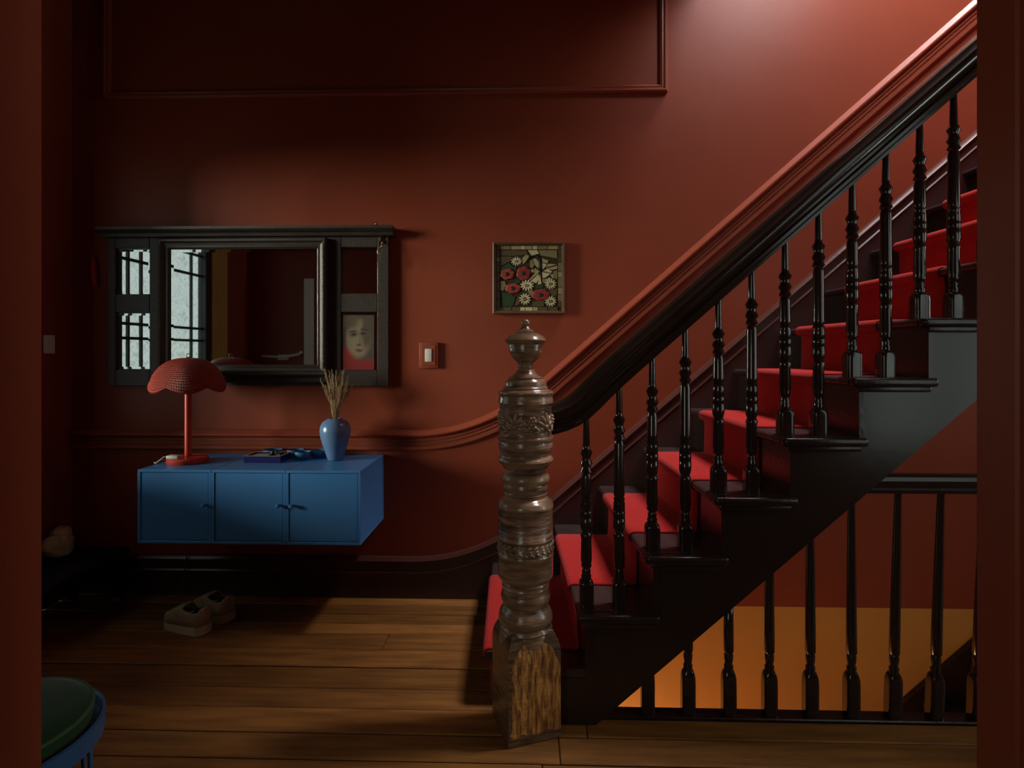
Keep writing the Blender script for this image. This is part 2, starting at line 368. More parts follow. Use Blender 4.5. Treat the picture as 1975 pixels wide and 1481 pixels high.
for yy in (YB-.019,):
    A = [bm.verts.new((x, yy, z)) for x, z in top]; C = [bm.verts.new((x, yy, z)) for x, z in bot]
    A2 = [bm.verts.new((x, YB, z)) for x, z in top]; C2 = [bm.verts.new((x, YB, z)) for x, z in bot]
    n = len(A)
    for i in range(n-1):
        bm.faces.new((A[i], A[i+1], C[i+1], C[i])); bm.faces.new((A2[i], A2[i+1], C2[i+1], C2[i]))
        bm.faces.new((A[i], A[i+1], A2[i+1], A2[i])); bm.faces.new((C[i], C[i+1], C2[i+1], C2[i]))
    bm.faces.new((A[0], C[0], C2[0], A2[0])); bm.faces.new((A[-1], C[-1], C2[-1], A2[-1]))
struct('baseboard_back', bm, M['base'], 'dark brown skirting board below the cabinets and up the stairs')
struct('baseboard_left', B(XL, XL+.02, 1.022, YB-.02, 0, .2, bev=.004), M['base'], 'dark skirting below the leaded window')
# raised panel moulding high on the wall
mp_ = [(0, -.020), (.016, -.020), (.026, -.012), (.026, -.004), (.019, .002), (.022, .010), (.014, .020), (0, .020)]
MX0, MX1, MZ0, MZ1 = -2.25, .706, 2.664, 3.22
def frame_moulding(bm):
    corners = [(MX0, MZ0), (MX1, MZ0), (MX1, MZ1), (MX0, MZ1)]
    rings = []
    for i, (x, z) in enumerate(corners):
        sx = 1 if x > 0 else -1; sz = 1 if z > 3 else -1
        rings.append([bm.verts.new((x+sx*(-q), YB-d, z+sz*(-q))) for d, q in mp_])
    for i in range(4):
        A, C = rings[i], rings[(i+1) % 4]
        for k in range(len(mp_)): bm.faces.new((A[k], A[(k+1) % len(mp_)], C[(k+1) % len(mp_)], C[k]))
    return bm
struct('trim_6', frame_moulding(bmesh.new()), M['trimred'], 'red raised panel moulding high on the wall', smooth=25)

# windows ----------------------------------------------------------
def window(name, label, axis, plane, a0, a1, z0, z1, mull, munt_a, munt_z, casing_in, fm, pm):
    """axis 'x': wall at x = plane, a runs along y; axis 'y': wall at y = plane, a runs along x"""
    rt = thing(name, label, 'window', (plane, (a0+a1)/2, z0) if axis == 'x' else ((a0+a1)/2, plane, z0), kind='structure')
    def bx(p0, p1, q0, q1, r0, r1, bm=None, **k):
        bm = bm or bmesh.new()
        return box(bm, p0, p1, q0, q1, r0, r1, **k) if axis == 'x' else box(bm, q0, q1, p0, p1, r0, r1, **k)
    bm = bmesh.new()
    for q0, q1, r0, r1 in ((a0, a0+.05, z0, z1), (a1-.05, a1, z0, z1), (a0, a1, z0, z0+.05), (a0, a1, z1-.05, z1)): bx(plane-.030, plane+.030, q0, q1, r0, r1, bm)
    obj('window_frame', bm, fm, rt)
    for q in mull: obj('mullion', bx(plane-.020, plane+.020, q-.03, q+.03, z0+.05, z1-.05), fm, rt)
    edges = [a0+.05] + [e for q in mull for e in (q-.03, q+.03)] + [a1-.05]
    for i in range(0, len(edges), 2):
        e0, e1 = edges[i], edges[i+1]
        vv = [e0] + [q for q in munt_a if e0 < q < e1] + [e1]; hh = [z0+.05] + munt_z + [z1-.05]
        for q in vv[1:-1]: obj('glazing_bar', bx(plane-.008, plane+.008, q-.008, q+.008, z0+.05, z1-.05), M['lead'], rt)
        for r in munt_z: obj('glazing_bar', bx(plane-.0085, plane+.0085, e0, e1, r-.009, r+.009), M['lead'], rt)
        for q0, q1 in zip(vv, vv[1:]):
            for r0, r1 in zip(hh, hh[1:]): obj('pane', bx(plane-.002, plane+.002, q0, q1, r0, r1), pm, rt)
    if casing_in:
        c0, c1 = casing_in
        bm = bmesh.new(); wd = .22
        bx(c0, c1, a0-wd, a0-.005, z0-.12, z1+.16, bm, bev=.006); bx(c0, c1, a1+.005, a1+.10, z0-.12, z1+.16, bm, bev=.006); bx(c0, c1, a0-.005, a1+.005, z1+.005, z1+.16, bm); bx(c0, c1, a0-.005, a1+.005, z0-.12, z0-.005, bm)
        obj('casing', bm, M['goldwood'], rt)
    return rt
window('window_1', 'leaded textured glass window in the wall at the end of the hall', 'x', XL-.035, WY0, WY1, WZ0, WZ1, [2.11], [1.77, 2.36, 2.48], [1.38, 1.47, 1.87, 2.02], (XL, XL+.022), M['lead'], M['pane'])
window('window_2', 'tall window in the wall facing the staircase', 'y', .92, SX0, SX1, SZ0, SZ1, [2.17], [], [1.5], None, M['white'], M['pane2'])
window('window_3', 'wide window of the room in front of the doorway', 'y', -2.68, -2.4, -1.1, .9, 2.4, [-1.75], [], [1.9], None, M['white'], M['pane4'])
window('window_5', 'tall window at the far end of the hall past the stairs', 'x', XR+.04, 1.04, 1.46, .9, 3.1, [], [], [2.2], None, M['white'], M['pane3'])
bm = bmesh.new()
for a in ((UX0, UX0+.02, UZ0, UZ1), (UX1-.02, UX1, UZ0, UZ1), (UX0+.02, UX1-.02, UZ0, UZ0+.02), (UX0+.02, UX1-.02, UZ1-.02, UZ1), (UX0+.02, UX1-.02, 4.09, 4.11)): box(bm, a[0], a[1], 1.93, 1.95, a[2], a[3])
struct('window_4', bm, M['white'], 'narrow window frame on the upper landing')
bm = bmesh.new()
for a in ((2.2, 2.24, 2.03, 2.93), (4.53, 4.57, 2.03, 2.93), (3.26, 3.30, 2.03, 2.93)): box(bm, *a, 8.005, 8.03)
struct('window_6', bm, M['white'], 'skylight frame high above the stairs')

# ------------------------------------------------------------------ staircase
RISE, RUN = .2025, .232
ZT = lambda n: .192+RISE*(n-1)
XN = lambda n: .168+RUN*(n-2) if n > 1 else -.155
SH = -.034                                    # the treads sit slightly out of square
def shx(x, y): return x+SH*(y-1.97)
NT = 16
st = thing('staircase', 'dark brown painted wooden staircase rising along the red wall', 'staircase', (1.8, 2.45, 0))
def sheared(bm):
    for v in bm.verts: v.co.x = shx(v.co.x, v.co.y)
    return bm
def tread(n):
    z1 = ZT(n); z0 = z1-.030; x0 = XN(n); x1 = XN(n+1)+.03
    y0 = 1.985 if n > 1 else 2.09
    y1 = YB-.02
    h = []                                    # rounded nosing outline in x-z
    for k in range(7):
        a = math.pi/2+math.pi*k/6; h.append((x0+.015+.015*math.cos(a), (z0+z1)/2+.015*math.sin(a)))
    poly = [(x1, z1)] + h + [(x1, z0)]
    o = obj('tread', sheared(prism(poly, 'y', y0, y1)), M['darktread'], st, smooth=40)
    if n > 1:                                 # nosing returned along the open end, scotia below it
        xe = XN(n+1)+.050
        b2 = B(x0, xe, 1.945, 1.986, z0, z1, bev=.011, seg=3)
        obj('return_nosing', b2, M['dark'], o, smooth=40)
        obj('scotia', B(x0+.02, xe-.018, 1.958, 1.981, z0-.018, z0+.002, bev=.006, seg=2), M['dark'], o, smooth=40)
    else:
        obj('tread_end', B(.112, XN(2)+.05, 1.985, 2.092, z0-.02, z1), M['darktread'], o)
    xr = x0+.03
    zr0 = ZT(n-1) if n > 1 else 0
    obj('riser', sheared(B(xr, xr+.022, (1.972 if n > 1 else 2.10), y1, zr0-.001, z0)), M['dark'], st)
    return o
for n in range(1, NT+1): tread(n)
# open stringer on the hall side: stepped above, straight raking edge below
BOT = lambda x: .876*(x-.235)
L_ = XN(NT+1)+.03
bm = prism([(.075, 0), (XN(2)+.032, 0), (XN(2)+.032, ZT(1)-.03), (.075, ZT(1)-.03)], 'y', 1.982, 2.012)
for n in range(2, NT+1):
    xa, xb = XN(n)+.032, XN(n+1)+.032
    if xa < .235: prism([(xa, 0), (.235, 0), (xb, BOT(xb)), (xb, ZT(n)-.03), (xa, ZT(n)-.03)], 'y', 1.982, 2.012, bm)
    else: prism([(xa, BOT(xa)), (xb, BOT(xb)), (xb, ZT(n)-.03), (xa, ZT(n)-.03)], 'y', 1.982, 2.012, bm)
bmesh.ops.remove_doubles(bm, verts=bm.verts, dist=.0002)
obj('stringer', bm, M['stringer'], st)
bm = prism([(.235, 0), (L_, BOT(L_)), (L_, BOT(L_)+.03), (.235, .035)], 'y', 2.012, YB-.001)
obj('soffit', bm, M['dark'], st)

# red runner carpet following treads and risers
def runner():
    T = .009; pts = []
    def nos(n):
        x0 = XN(n); zc = ZT(n)-.015
        return [(x0+.015+(.015+T)*math.cos(a), zc+(.015+T)*math.sin(a)) for a in [math.pi*1.5-math.pi*k/8 for k in range(9)]]
    pts.append((XN(1)+.03-T, .0))
    for n in range(1, NT+1):
        pts.append((XN(n)+.03-T, ZT(n)-.055))
        pts.append((XN(n)+.026-T, ZT(n)-.036))
        pts += nos(n)[1:]
        pts.append((XN(n+1)+.03-T-.012, ZT(n)+T)); pts.append((XN(n+1)+.03-T-.003, ZT(n)+T+.004)); 
    bm = bmesh.new(); ycols = [2.20, 2.206, 2.3, 2.4, 2.5, 2.6, 2.7, 2.794, 2.80]
    rows = []
    for i, (x, z) in enumerate(pts):
        a = Vector(pts[max(i-1, 0)]); b = Vector(pts[min(i+1, len(pts)-1)]); t = (b-a).normalized(); nx, nz = -t.y, t.x
        row = []
        for j, y in enumerate(ycols):
            d = -.006 if j in (0, len(ycols)-1) else 0
            if i <= 12 and j < 2: y -= .095                # the bottom step is carpeted right up to the newel
            row.append(bm.verts.new((shx(x, y)+nx*d, y, z+nz*d)))
        rows.append(row)
    for A, C in zip(rows, rows[1:]):
        for j in range(len(ycols)-1): bm.faces.new((A[j], A[j+1], C[j+1], C[j]))
    return bm
o = obj('stair_runner', runner(), M['carpet'], None, smooth=50)
o.modifiers.new('pile_thickness', 'SOLIDIFY').thickness = .006; o.modifiers['pile_thickness'].offset = -1
tag(o, 'bright red carpet runner laid down the dark stairs', 'carpet')

# balustrade: handrail and turned balusters
bl = thing('stair_balustrade', 'dark moulded handrail on turned balusters along the open side of the stairs', 'balustrade', (1.3, 2.03, .39))
RB = lambda x: 1.272+.879*(x-.443)            # underside of the handrail
rp = [(.062, 1.000), (.10, 1.004), (.14, 1.016), (.18, 1.034), (.215, 1.058), (.25, 1.090), (.29, 1.131), (.33, 1.1706), (.443, RB(.443)), (1.2, RB(1.2)), (2.4, RB(2.4)), (3.6, RB(3.6))]
half = [(.0, 0), (.023, 0), (.025, .010), (.031, .016), (.033, .026), (.026, .034), (.027, .042), (.039, .052), (.044, .064), (.043, .076), (.036, .084), (.034, .088), (.030, .098), (.018, .106), (0, .109)]
prof = [(d, q) for d, q in half] + [(-d, q) for d, q in half[-2:0:-1]]
obj('handrail', sweep_xz(rp, prof, 2.03, 1), M['rail'], bl, smooth=30)
BPR = [(0.0224, 0.0882), (0.016, 0.0932), (0.0179, 0.1057), (0.014, 0.1132), (0.016, 0.1206), (0.0125, 0.1306), (0.0189, 0.1406), (0.0169, 0.1496), (0.0199, 0.1605), (0.0179, 0.2378), (0.0209, 0.2478), (0.0179, 0.2552), (0.015, 0.2602), (0.0189, 0.2702), (0.0209, 0.2802), (0.0209, 0.3101), (0.0196, 0.3116), (0.0209, 0.3131), (0.0209, .335), (0.0196, .3365), (.0209, .338), (0.0199, 0.3649), (0.0179, 0.3724), (0.0204, 0.3799), (0.016, 0.3848), (0.0199, 0.3948), (0.0189, 0.4023)]
BTOP = [(0.0179, 0.4845), (0.016, 0.4945), (0.014, 0.4995), (0.0209, 0.507), (0.0179, 0.5145), (0.015, 0.5219), (0.0219, 0.5344), (0.0179, 0.5444), (0.014, 0.5543), (0.0179, 0.5643), (0.0219, 0.5733), (0.0179, 0.5817), (0.012, 0.5892), (0.0125, 0.5992), (0.0095, 0.6889)]
def foot_block(bm, w_, h, zc):
    """square foot whose corners are cut away towards the top so that each face ends in a rounded arch"""
    rows = [(0, 30), (h*.70, 30), (h*.80, 9), (h*.88, 5), (h*.95, 3.2), (h, 2.4)]; n = 24; rings = []
    for z, e in rows:
        k = 1.0 if z < h*.9 else (.93 if z < h*.99 else .80); ring = []
        for i in range(n):
            a = 2*math.pi*(i+.5)/n; c, s_ = math.cos(a), math.sin(a); rr = (abs(c)**e+abs(s_)**e)**(-1/e)
            ring.append(bm.verts.new((w_*k*rr*c, w_*k*rr*s_, zc+z)))
        rings.append(ring)
    for A, C in zip(rings, rings[1:]):
        for i in range(n): bm.faces.new((A[i], A[(i+1) % n], C[(i+1) % n], C[i]))
    bm.faces.new(rings[0]); bm.faces.new(rings[-1])
def baluster_mesh(ext):
    bm = lathe(BPR + [(r, z+ext) for r, z in BTOP[:-1]] + [(.0095, .6889+ext+.03)], 20)
    foot_block(bm, .0245, .092, 0)
    return bm
protos = {}
for n in range(2, 15):
    for k in (0, 1):
        x = .207+RUN*(n-2)+.116*k
        top_z = RB(x) if n > 2 or k else 1.051
        ext = round((top_z-ZT(n))-.6889, 3) + (.001 if k else 0)
        key = (k, n == 2)
        if key not in protos:
            bm = baluster_mesh(ext); bmesh.ops.translate(bm, verts=bm.verts, vec=(x, 2.03, ZT(n)))
            protos[key] = obj('baluster', bm, M['balus'], bl, smooth=45)
        else: clone(protos[key], bl, (x, 2.03, ZT(n)))

# newel post
NX, NY = -.008, 1.974
nw = thing('newel_post', 'carved and turned dark wooden newel post with worn bare wood at its base', 'newel post', (NX, NY, 0))
NPR = [(0.0, 1.4074), (0.0063, 1.4048), (0.0115, 1.4022), (0.0161, 1.3944), (0.0135, 1.3866), (0.0115, 1.3814), (0.0156, 1.3762), (0.0271, 1.3658), (0.0339, 1.3606), (0.0573, 1.3501), (0.0703, 1.3371), (0.0729, 1.3319), (0.0667, 1.3241), (0.0599, 1.3178), (0.0615, 1.3137), (0.0563, 1.298), (0.0575, 1.294), (0.0550, 1.290), (0.0521, 1.2824), (0.0443, 1.2694), (0.0313, 1.259), (0.026, 1.2538), (0.0292, 1.2501), (0.025, 1.2459), (0.025, 1.2418), (0.0287, 1.2381), (0.025, 1.2345), (0.0313, 1.2277), (0.0344, 1.2225), (0.0391, 1.2173), (0.0495, 1.2095), (0.0599, 1.2043), (0.0583, 1.2011), (0.0677, 1.1939), (0.0703, 1.1886), (0.0729, 1.1782), (0.074, 1.173), (0.0781, 1.1699), (0.0771, 1.1652), (0.0834, 1.16)]
NPB = [(0.0834, 1.16), (0.0927, 1.1584), (0.0959, 1.1553), (0.0959, 1.1496), (0.0927, 1.1459), (0.0927, 1.1365), (0.0948, 1.1313), (0.0959, 1.1183), (0.0917, 1.1147), (0.0897, 1.1053), (0.0897, 1.0053), (0.0959, 1.0011), (0.0959, 0.9907), (0.0923, 0.987), (0.0938, 0.9803), (0.0948, 0.9724), (0.0927, 0.9646), (0.0896, 0.949), (0.0844, 0.9407), (0.0849, 0.9375), (0.0938, 0.9308), (0.0969, 0.923), (0.0912, 0.9125), (0.0807, 0.9021), (0.0755, 0.8943), (0.0625, 0.8891), (0.0599, 0.8865), (0.0636, 0.8823), (0.0729, 0.8787), (0.0823, 0.8683), (0.0844, 0.8552), (0.0807, 0.8474), (0.0761, 0.8422), (0.0781, 0.8344), (0.0771, 0.8188), (0.0729, 0.8146), (0.0771, 0.8083), (0.074, 0.8005), (0.0719, 0.7969), (0.0781, 0.7917), (0.0834, 0.7875), (0.0917, 0.7823), (0.0948, 0.7745), (0.0969, 0.7667), (0.0969, 0.7615), (0.0943, 0.7563), (0.0953, 0.6631), (0.097, 0.6603), (0.097, 0.6559), (0.0937, 0.6536), (0.0937, 0.6074), (0.097, 0.6046), (0.097, 0.599), (0.0953, 0.5968), (0.0958, 0.5322), (0.0936, 0.521), (0.0864, 0.5127), (0.0809, 0.5088), (0.0836, 0.5043), (0.0792, 0.4987), (0.0790, 0.4932), (0.0819, 0.4887), (0.0781, 0.482), (0.0836, 0.4653), (0.0858, 0.4542), (0.0836, 0.443), (0.0797, 0.4319), (0.0753, 0.4252), (0.077, 0.4218), (0.0808, 0.4179), (0.0892, 0.404), (0.0936, 0.3873), (0.0936, 0.3761), (0.0893, 0.3678), (0.0865, 0.3622), (0.0903, 0.3566), (0.0936, 0.3483), (0.0882, 0.3399), (0.0903, 0.336), (0.0919, 0.3149), (.0919, .25)]
fi = obj('finial', lathe(NPR, 36, (NX, NY)), M['newel'], nw, smooth=50)
sh_ = obj('shaft', lathe(NPB, 40, (NX, NY)), M['newel'], nw, smooth=50)
# base block, turned a little on its axis
hb = .0925; bm = bmesh.new()
q = [(hb, 0), (hb, .285), (hb*.985, .305), (hb*.93, .325), (hb*.80, .352), (hb*.6, .362)]
rings = []
for r, z in q:
    ring = []
    for s_ in range(4):
        a0 = [(-1, -1), (1, -1), (1, 1), (-1, 1)][s_]; a1 = [(1, -1), (1, 1), (-1, 1), (-1, -1)][s_]
        for t in (0, .25, .5, .75): ring.append(bm.verts.new((r*(a0[0]+(a1[0]-a0[0])*t), r*(a0[1]+(a1[1]-a0[1])*t), z)))
    rings.append(ring)
for A, C in zip(rings, rings[1:]):
    for i in range(16): bm.faces.new((A[i], A[(i+1) % 16], C[(i+1) % 16], C[i]))
bm.faces.new(rings[0]); bm.faces.new(rings[-1])
blk = obj('base_block', bm, M['newelblock'], nw, smooth=35, label='square base block with bare splintered wood on its face', recenter=False)
blk.location = (0, 0, 0); blk.rotation_euler = (0, 0, R(20))
# carved relief bands
def on_cyl(bm, ang, z, rad, sa, sz, dep, tilt=0):
    c = Vector((NX+rad*math.cos(ang), NY+rad*math.sin(ang), z))
    rot = Matrix.Rotation(ang, 3, 'Z') @ Matrix.Rotation(tilt, 3, 'X')
    ellipsoid(bm, c, (dep, sa, sz), 8, 5, rot)
bm = bmesh.new()
for k in range(5):
    a = 2*math.pi*k/5 + R(-112); z = 1.055; r = .0895
    for dt, tl, zz, l in ((0, 0, .013, .022), (.13, -.6, .008, .019), (-.13, .6, .008, .019), (.23, -1.1, -.004, .017), (-.23, 1.1, -.004, .017)): on_cyl(bm, a+dt, z+zz, r, .008, l, .0095, tl)
    on_cyl(bm, a, z-.014, r, .011, .009, .010)
    for j in range(7):
        t = j/6; on_cyl(bm, a+.2+t*.62, z-.030+.030*math.sin(t*math.pi), r, .011, .0055, .007, -.5+1.1*t)
    a2 = a+.63
    for j in range(6):
        p = 2*math.pi*j/6; on_cyl(bm, a2+.11*math.cos(p), z+.006+.0115*math.sin(p), r, .0072, .0072, .009)
    on_cyl(bm, a2, z+.006, r, .006, .006, .012)
    for s_ in (-1, 1): on_cyl(bm, a2+s_*.20, z-.020, r, .0065, .017, .008, s_*.9)
obj('carved_band', bm, M['newel'], sh_, smooth=True)
bm = bmesh.new()
for k in range(26):
    a = 2*math.pi*k/26
    on_cyl(bm, a, .641, .0937, .011, .0048, .006, .55); on_cyl(bm, a+.12, .619, .0937, .011, .0048, .006, -.55)
    on_cyl(bm, a+.06, .630, .0937, .007, .003, .004)
obj('carved_band', bm, M['newel'], sh_, smooth=True)

# stairwell going down: orange wall, dark raking skirt, guard railing
struct('wall_basement', B(.05, XR, YB, YB+.2, -2.6, -.03), M['orange'], 'orange painted wall of the stairwell going down')
bm = bmesh.new(); box(bm, .05, .2, 2.0, YB, -2.6, -.14); box(bm, .2, XR, 1.88, 2.0, -2.6, -.14)
struct('wall_basement_side', bm, M['orange'], 'orange inner sides of the stairwell going down')
struct('floor_basement', B(.05, XR, 1.88, YB+.2, -2.7, -2.6), M['sub'], 'dark floor at the bottom of the stairwell')
bs = thing('basement_staircase', 'dark basement stairs with a raking skirt against the orange wall', 'staircase', (1.4, 2.5, -2.6))
SK = lambda x: .89*(x-2.48)
bm = prism([(.42, SK(.42)), (3.0, SK(3.0)), (3.0, SK(3.0)-.30), (.42, SK(.42)-.30)], 'y', 2.965, 2.998)
obj('skirt_board', bm, M['dark'], bs)
for k in range(10):
    xk = 2.75-.235*(k+1)
    obj('tread', B(xk-.03, xk+.235, 2.02, 2.964, SK(xk+.12)-.25, SK(xk+.12)-.215), M['darktread'], bs)
gr = thing('guard_railing', 'dark railing with slim tapered balusters guarding the stairwell', 'railing', (1.3, 2.055, 0))
obj('bottom_rail', B(.20, 3.0, 2.025, 2.085, -.03, .004, bev=.003), M['dark'], gr)
ghalf = [(0, 0), (.024, 0), (.026, .012), (.020, .018), (.030, .030), (.033, .045), (.028, .058), (.015, .065), (0, .067)]
obj('handrail', sweep_xz([(1.06, .797), (2.0, .797), (3.0, .797)], ghalf+[(-d, q) for d, q in ghalf[-2:0:-1]], 2.055, 1), M['dark'], gr, smooth=30)
GPR = [(.0205, .150), (.0150, .163), (.0165, .176), (.0120, .184), (.0150, .196), (.0160, .214), (.0135, .222), (.0175, .228), (.0172, .30), (.0150, .52), (.0110, .80)]
gp = None
for k in range(17):
    x = .428+.1437*k
    if gp is None:
        bm = lathe(GPR, 18); foot_block(bm, .0225, .158, 0); bmesh.ops.translate(bm, verts=bm.verts, vec=(x, 2.055, 0)); gp = obj('baluster', bm, M['balus'], gr, smooth=45); o = gp; gfull = gp.data
    else: o = clone(gp, gr, (x, 2.055, 0)); o.data = gfull
    bt = BOT(x)                               # those under the stairs stop at the soffit
    if bt < .80:
        me = gfull.copy(); lim = bt+.012
        for v in me.vertices:
            if v.co.z > lim: v.co.z = lim
        o.data = me
    else: o.rotation_euler = (0, R(1.0+.35*min(4, k-5)), 0)
lb = thing('basement_lamp', 'small bulkhead lamp on the side wall of the stairwell going down', 'lamp', (.2, 2.5, -1.2))
bm = lathe([(.0, 0), (.06, 0), (.06, .02), (.03, .035), (.03, .07), (0, .07)], 18); bmesh.ops.rotate(bm, verts=bm.verts, matrix=Matrix.Rotation(R(90), 3, 'Y')); bmesh.ops.translate(bm, verts=bm.verts, vec=(.2, 2.5, -1.1))
obj('lamp_holder', bm, M['white'], lb, smooth=40)
bulb = bpy.data.lights.new('basement_bulb', 'POINT'); bulb.energy = 16; bulb.color = (1, .78, .5); bulb.shadow_soft_size = .035
o = bpy.data.objects.new('basement_bulb', bulb); COL.objects.link(o); o.location = (.315, 2.5, -1.1); o.parent = None

# ------------------------------------------------------------------ wall cabinets
CZ0, CZ1, CY0, CY1 = .412, .752, 2.575, 2.999
cabs = []
for i, (x0, lab) in enumerate(((-1.796, 'blue metal wall cabinet under the red table lamp'), (-1.4510, 'blue metal wall cabinet between two others, beneath the navy tray'), (-1.1060, 'blue metal wall cabinet under the blue vase, its end panel exposed'))):
    x1 = x0+.3445
    t = thing('wall_cabinet', lab, 'cabinet', (x0+.177, 2.83, CZ0), 'blue cabinets hung in a row'); cabs.append(t)
    bm = bmesh.new(); e = .013
    box(bm, x0, x1, CY0, CY1, CZ1-e, CZ1, bev=.002); box(bm, x0, x1, CY0, CY1, CZ0, CZ0+e, bev=.002)
    box(bm, x0, x0+e, CY0, CY1, CZ0+e, CZ1-e); box(bm, x1-e, x1, CY0, CY1, CZ0+e, CZ1-e); box(bm, x0+e, x1-e, CY1-.01, CY1, CZ0+e, CZ1-e)
    obj('body', bm, M['blue'], t)
    d = obj('door', B(x0+e+.002, x1-e-.002, CY0+.003, CY0+.020, CZ0+e+.002, CZ1-e-.002, bev=.002), M['blue'], t)
    kx = x1-.030 if i < 2 else x0+.030
    kb = lathe([(0, 0), (.006, 0), (.0055, .012), (.009, .018), (.0095, .024), (.006, .028), (0, .028)], 14)
    bmesh.ops.rotate(kb, verts=kb.verts, matrix=Matrix.Rotation(R(90), 3, 'X')); bmesh.ops.translate(kb, verts=kb.verts, vec=(kx, CY0+.003, .592))
    obj('knob', kb, M['blue'], d, smooth=40)

# ------------------------------------------------------------------ table lamp
LX, LY, LZ = -1.668, 2.755, CZ1
tl = thing('table_lamp', 'red table lamp with scalloped woven mushroom shade', 'lamp', (LX, LY, LZ))
obj('base', lathe([(0, LZ), (.088, LZ), (.094, LZ+.008), (.094, LZ+.020), (.086, LZ+.028), (.03, LZ+.032), (0, LZ+.033)], 32, (LX, LY)), M['lampred'], tl, smooth=40)
obj('pole', lathe([(.0155, LZ+.030), (.0150, LZ+.40), (0, LZ+.40)], 18, (LX, LY)), M['lampred'], tl, smooth=40)
def shade_mat():
    m = mat('woven_red_shade', (.50, .045, .026), .45, .5); nt = m.node_tree; N = nt.nodes; L = nt.links; p = N['Principled BSDF']
    uv = N.new('ShaderNodeUVMap')
    sp = N.new('ShaderNodeSeparateXYZ'); L.new(uv.outputs[0], sp.inputs[0])
    hs = []
    for ax, fr in (('X', 150), ('Y', 22)):
        a = N.new('ShaderNodeMath'); a.operation = 'MULTIPLY'; a.inputs[1].default_value = fr*math.pi; L.new(sp.outputs[ax], a.inputs[0])
        b = N.new('ShaderNodeMath'); b.operation = 'SINE'; L.new(a.outputs[0], b.inputs[0])
        c = N.new('ShaderNodeMath'); c.operation = 'ABSOLUTE'; L.new(b.outputs[0], c.inputs[0]); hs.append(c.outputs[0])
    mx = N.new('ShaderNodeMath'); mx.operation = 'MULTIPLY'; L.new(hs[0], mx.inputs[0]); L.new(hs[1], mx.inputs[1])
    bp = N.new('ShaderNodeBump'); bp.inputs['Strength'].default_value = .9; bp.inputs['Distance'].default_value = .004; L.new(mx.outputs[0], bp.inputs['Height']); L.new(bp.outputs[0], p.inputs['Normal'])
    cr = N.new('ShaderNodeValToRGB'); cr.color_ramp.elements[0].position = 0; cr.color_ramp.elements[1].position = .35
    cr.color_ramp.elements[0].color = (.34, .024, .013, 1); cr.color_ramp.elements[1].color = (.64, .065, .034, 1); L.new(mx.outputs[0], cr.inputs[0]); L.new(cr.outputs[0], p.inputs['Base Color'])
    tr = N.new('ShaderNodeBsdfTranslucent'); tr.inputs[0].default_value = (.6, .07, .03, 1); ms = N.new('ShaderNodeMixShader'); ms.inputs[0].default_value = .25
    L.new(p.outputs[0], ms.inputs[1]); L.new(tr.outputs[0], ms.inputs[2]); L.new(ms.outputs[0], N['Material Output'].inputs[0])
    return m
M['shade'] = shade_mat()
def shade():
    bm = bmesh.new(); uvl = bm.loops.layers.uv.new('UVMap'); NS, NV, PAN = 96, 14, 6
    rows = []
    for j in range(NV+1):
        t = j/NV; row = []
        for i in range(NS):
            th = 2*math.pi*i/NS; ph = (i/NS*PAN+.5) % 1; b = math.sin(math.pi*ph)          # 0 at seams, 1 mid-panel
            r = .166*math.sin(t*math.pi/2*1.02)**.85*(1-.055*(1-b)*math.sin(t*math.pi)*1.0) * (1+.02*(1-b)*(t > .9))
            z = LZ+.366 + .147*math.cos(t*math.pi/2) - .022*b*max(0, (t-.72)/.28)**1.5 + .006*(1-b)*t
            row.append(bm.verts.new((LX+r*math.cos(th), LY+r*math.sin(th), z)))
        rows.append(row)
    for j in range(NV):
        for i in range(NS):
            k = (i+1) % NS
            if j == 0: continue
            f_ = bm.faces.new((rows[j][i], rows[j][k], rows[j+1][k], rows[j+1][i]))
            for lp, (u, v) in zip(f_.loops, ((i, j), (i+1, j), (i+1, j+1), (i, j+1))): lp[uvl].uv = (u/NS, v/NV)
    f_ = bm.faces.new(rows[1])
    for v in rows[0]: bm.verts.remove(v)
    return bm
sd = obj('shade', shade(), M['shade'], tl, smooth=50)
so = sd.modifiers.new('thickness', 'SOLIDIFY'); so.thickness = .004; so.offset = -1
pts = [(LX+.009*math.cos(a), LY, LZ+.524+.009*math.sin(a)) for a in [2*math.pi*k/16 for k in range(17)]]
obj('finial_ring', tube(pts, .002, 6), M['brass'], tl, smooth=True)
bm = lathe([(0, LZ+.505), (.012, LZ+.505), (.010, LZ+.515), (0, LZ+.517)], 14, (LX, LY)); obj('cap', bm, M['lampred'], tl, smooth=True)
o = obj('charger', B(LX-.062, LX-.005, LY-.078, LY-.040, LZ+.0285, LZ+.045, bev=.004, seg=2), M['white'], None, smooth=40); tag(o, 'small white plastic charger lying on the red lamp base', 'charger')
pts = [(LX-.060, LY-.05, LZ+.034), (LX-.085, LY-.058, LZ+.036), (LX-.105, LY-.06, LZ+.018), (LX-.125, LY-.055, LZ+.004), (LX-.15, LY-.03, LZ+.003), (LX-.158, LY+.03, LZ+.003), (LX-.15, LY+.10, LZ+.003)]
o = obj('charging_cable', tube(pts, .0024, 7), M['white'], None, smooth=True); tag(o, 'thin white cable trailing from the lamp base across the cabinet', 'cable')
pts = [(-1.76, 2.985, .412), (-1.775, 2.97, .33), (-1.806, 2.965, .2), (-1.815, 2.96, .08), (-1.82, 2.955, .012), (-1.86, 2.93, .006)]
o = obj('power_cord', tube(pts, .003, 7), M['cable'], None, smooth=True); tag(o, 'thin brown cord hanging below the blue cabinet to the floor', 'cord')

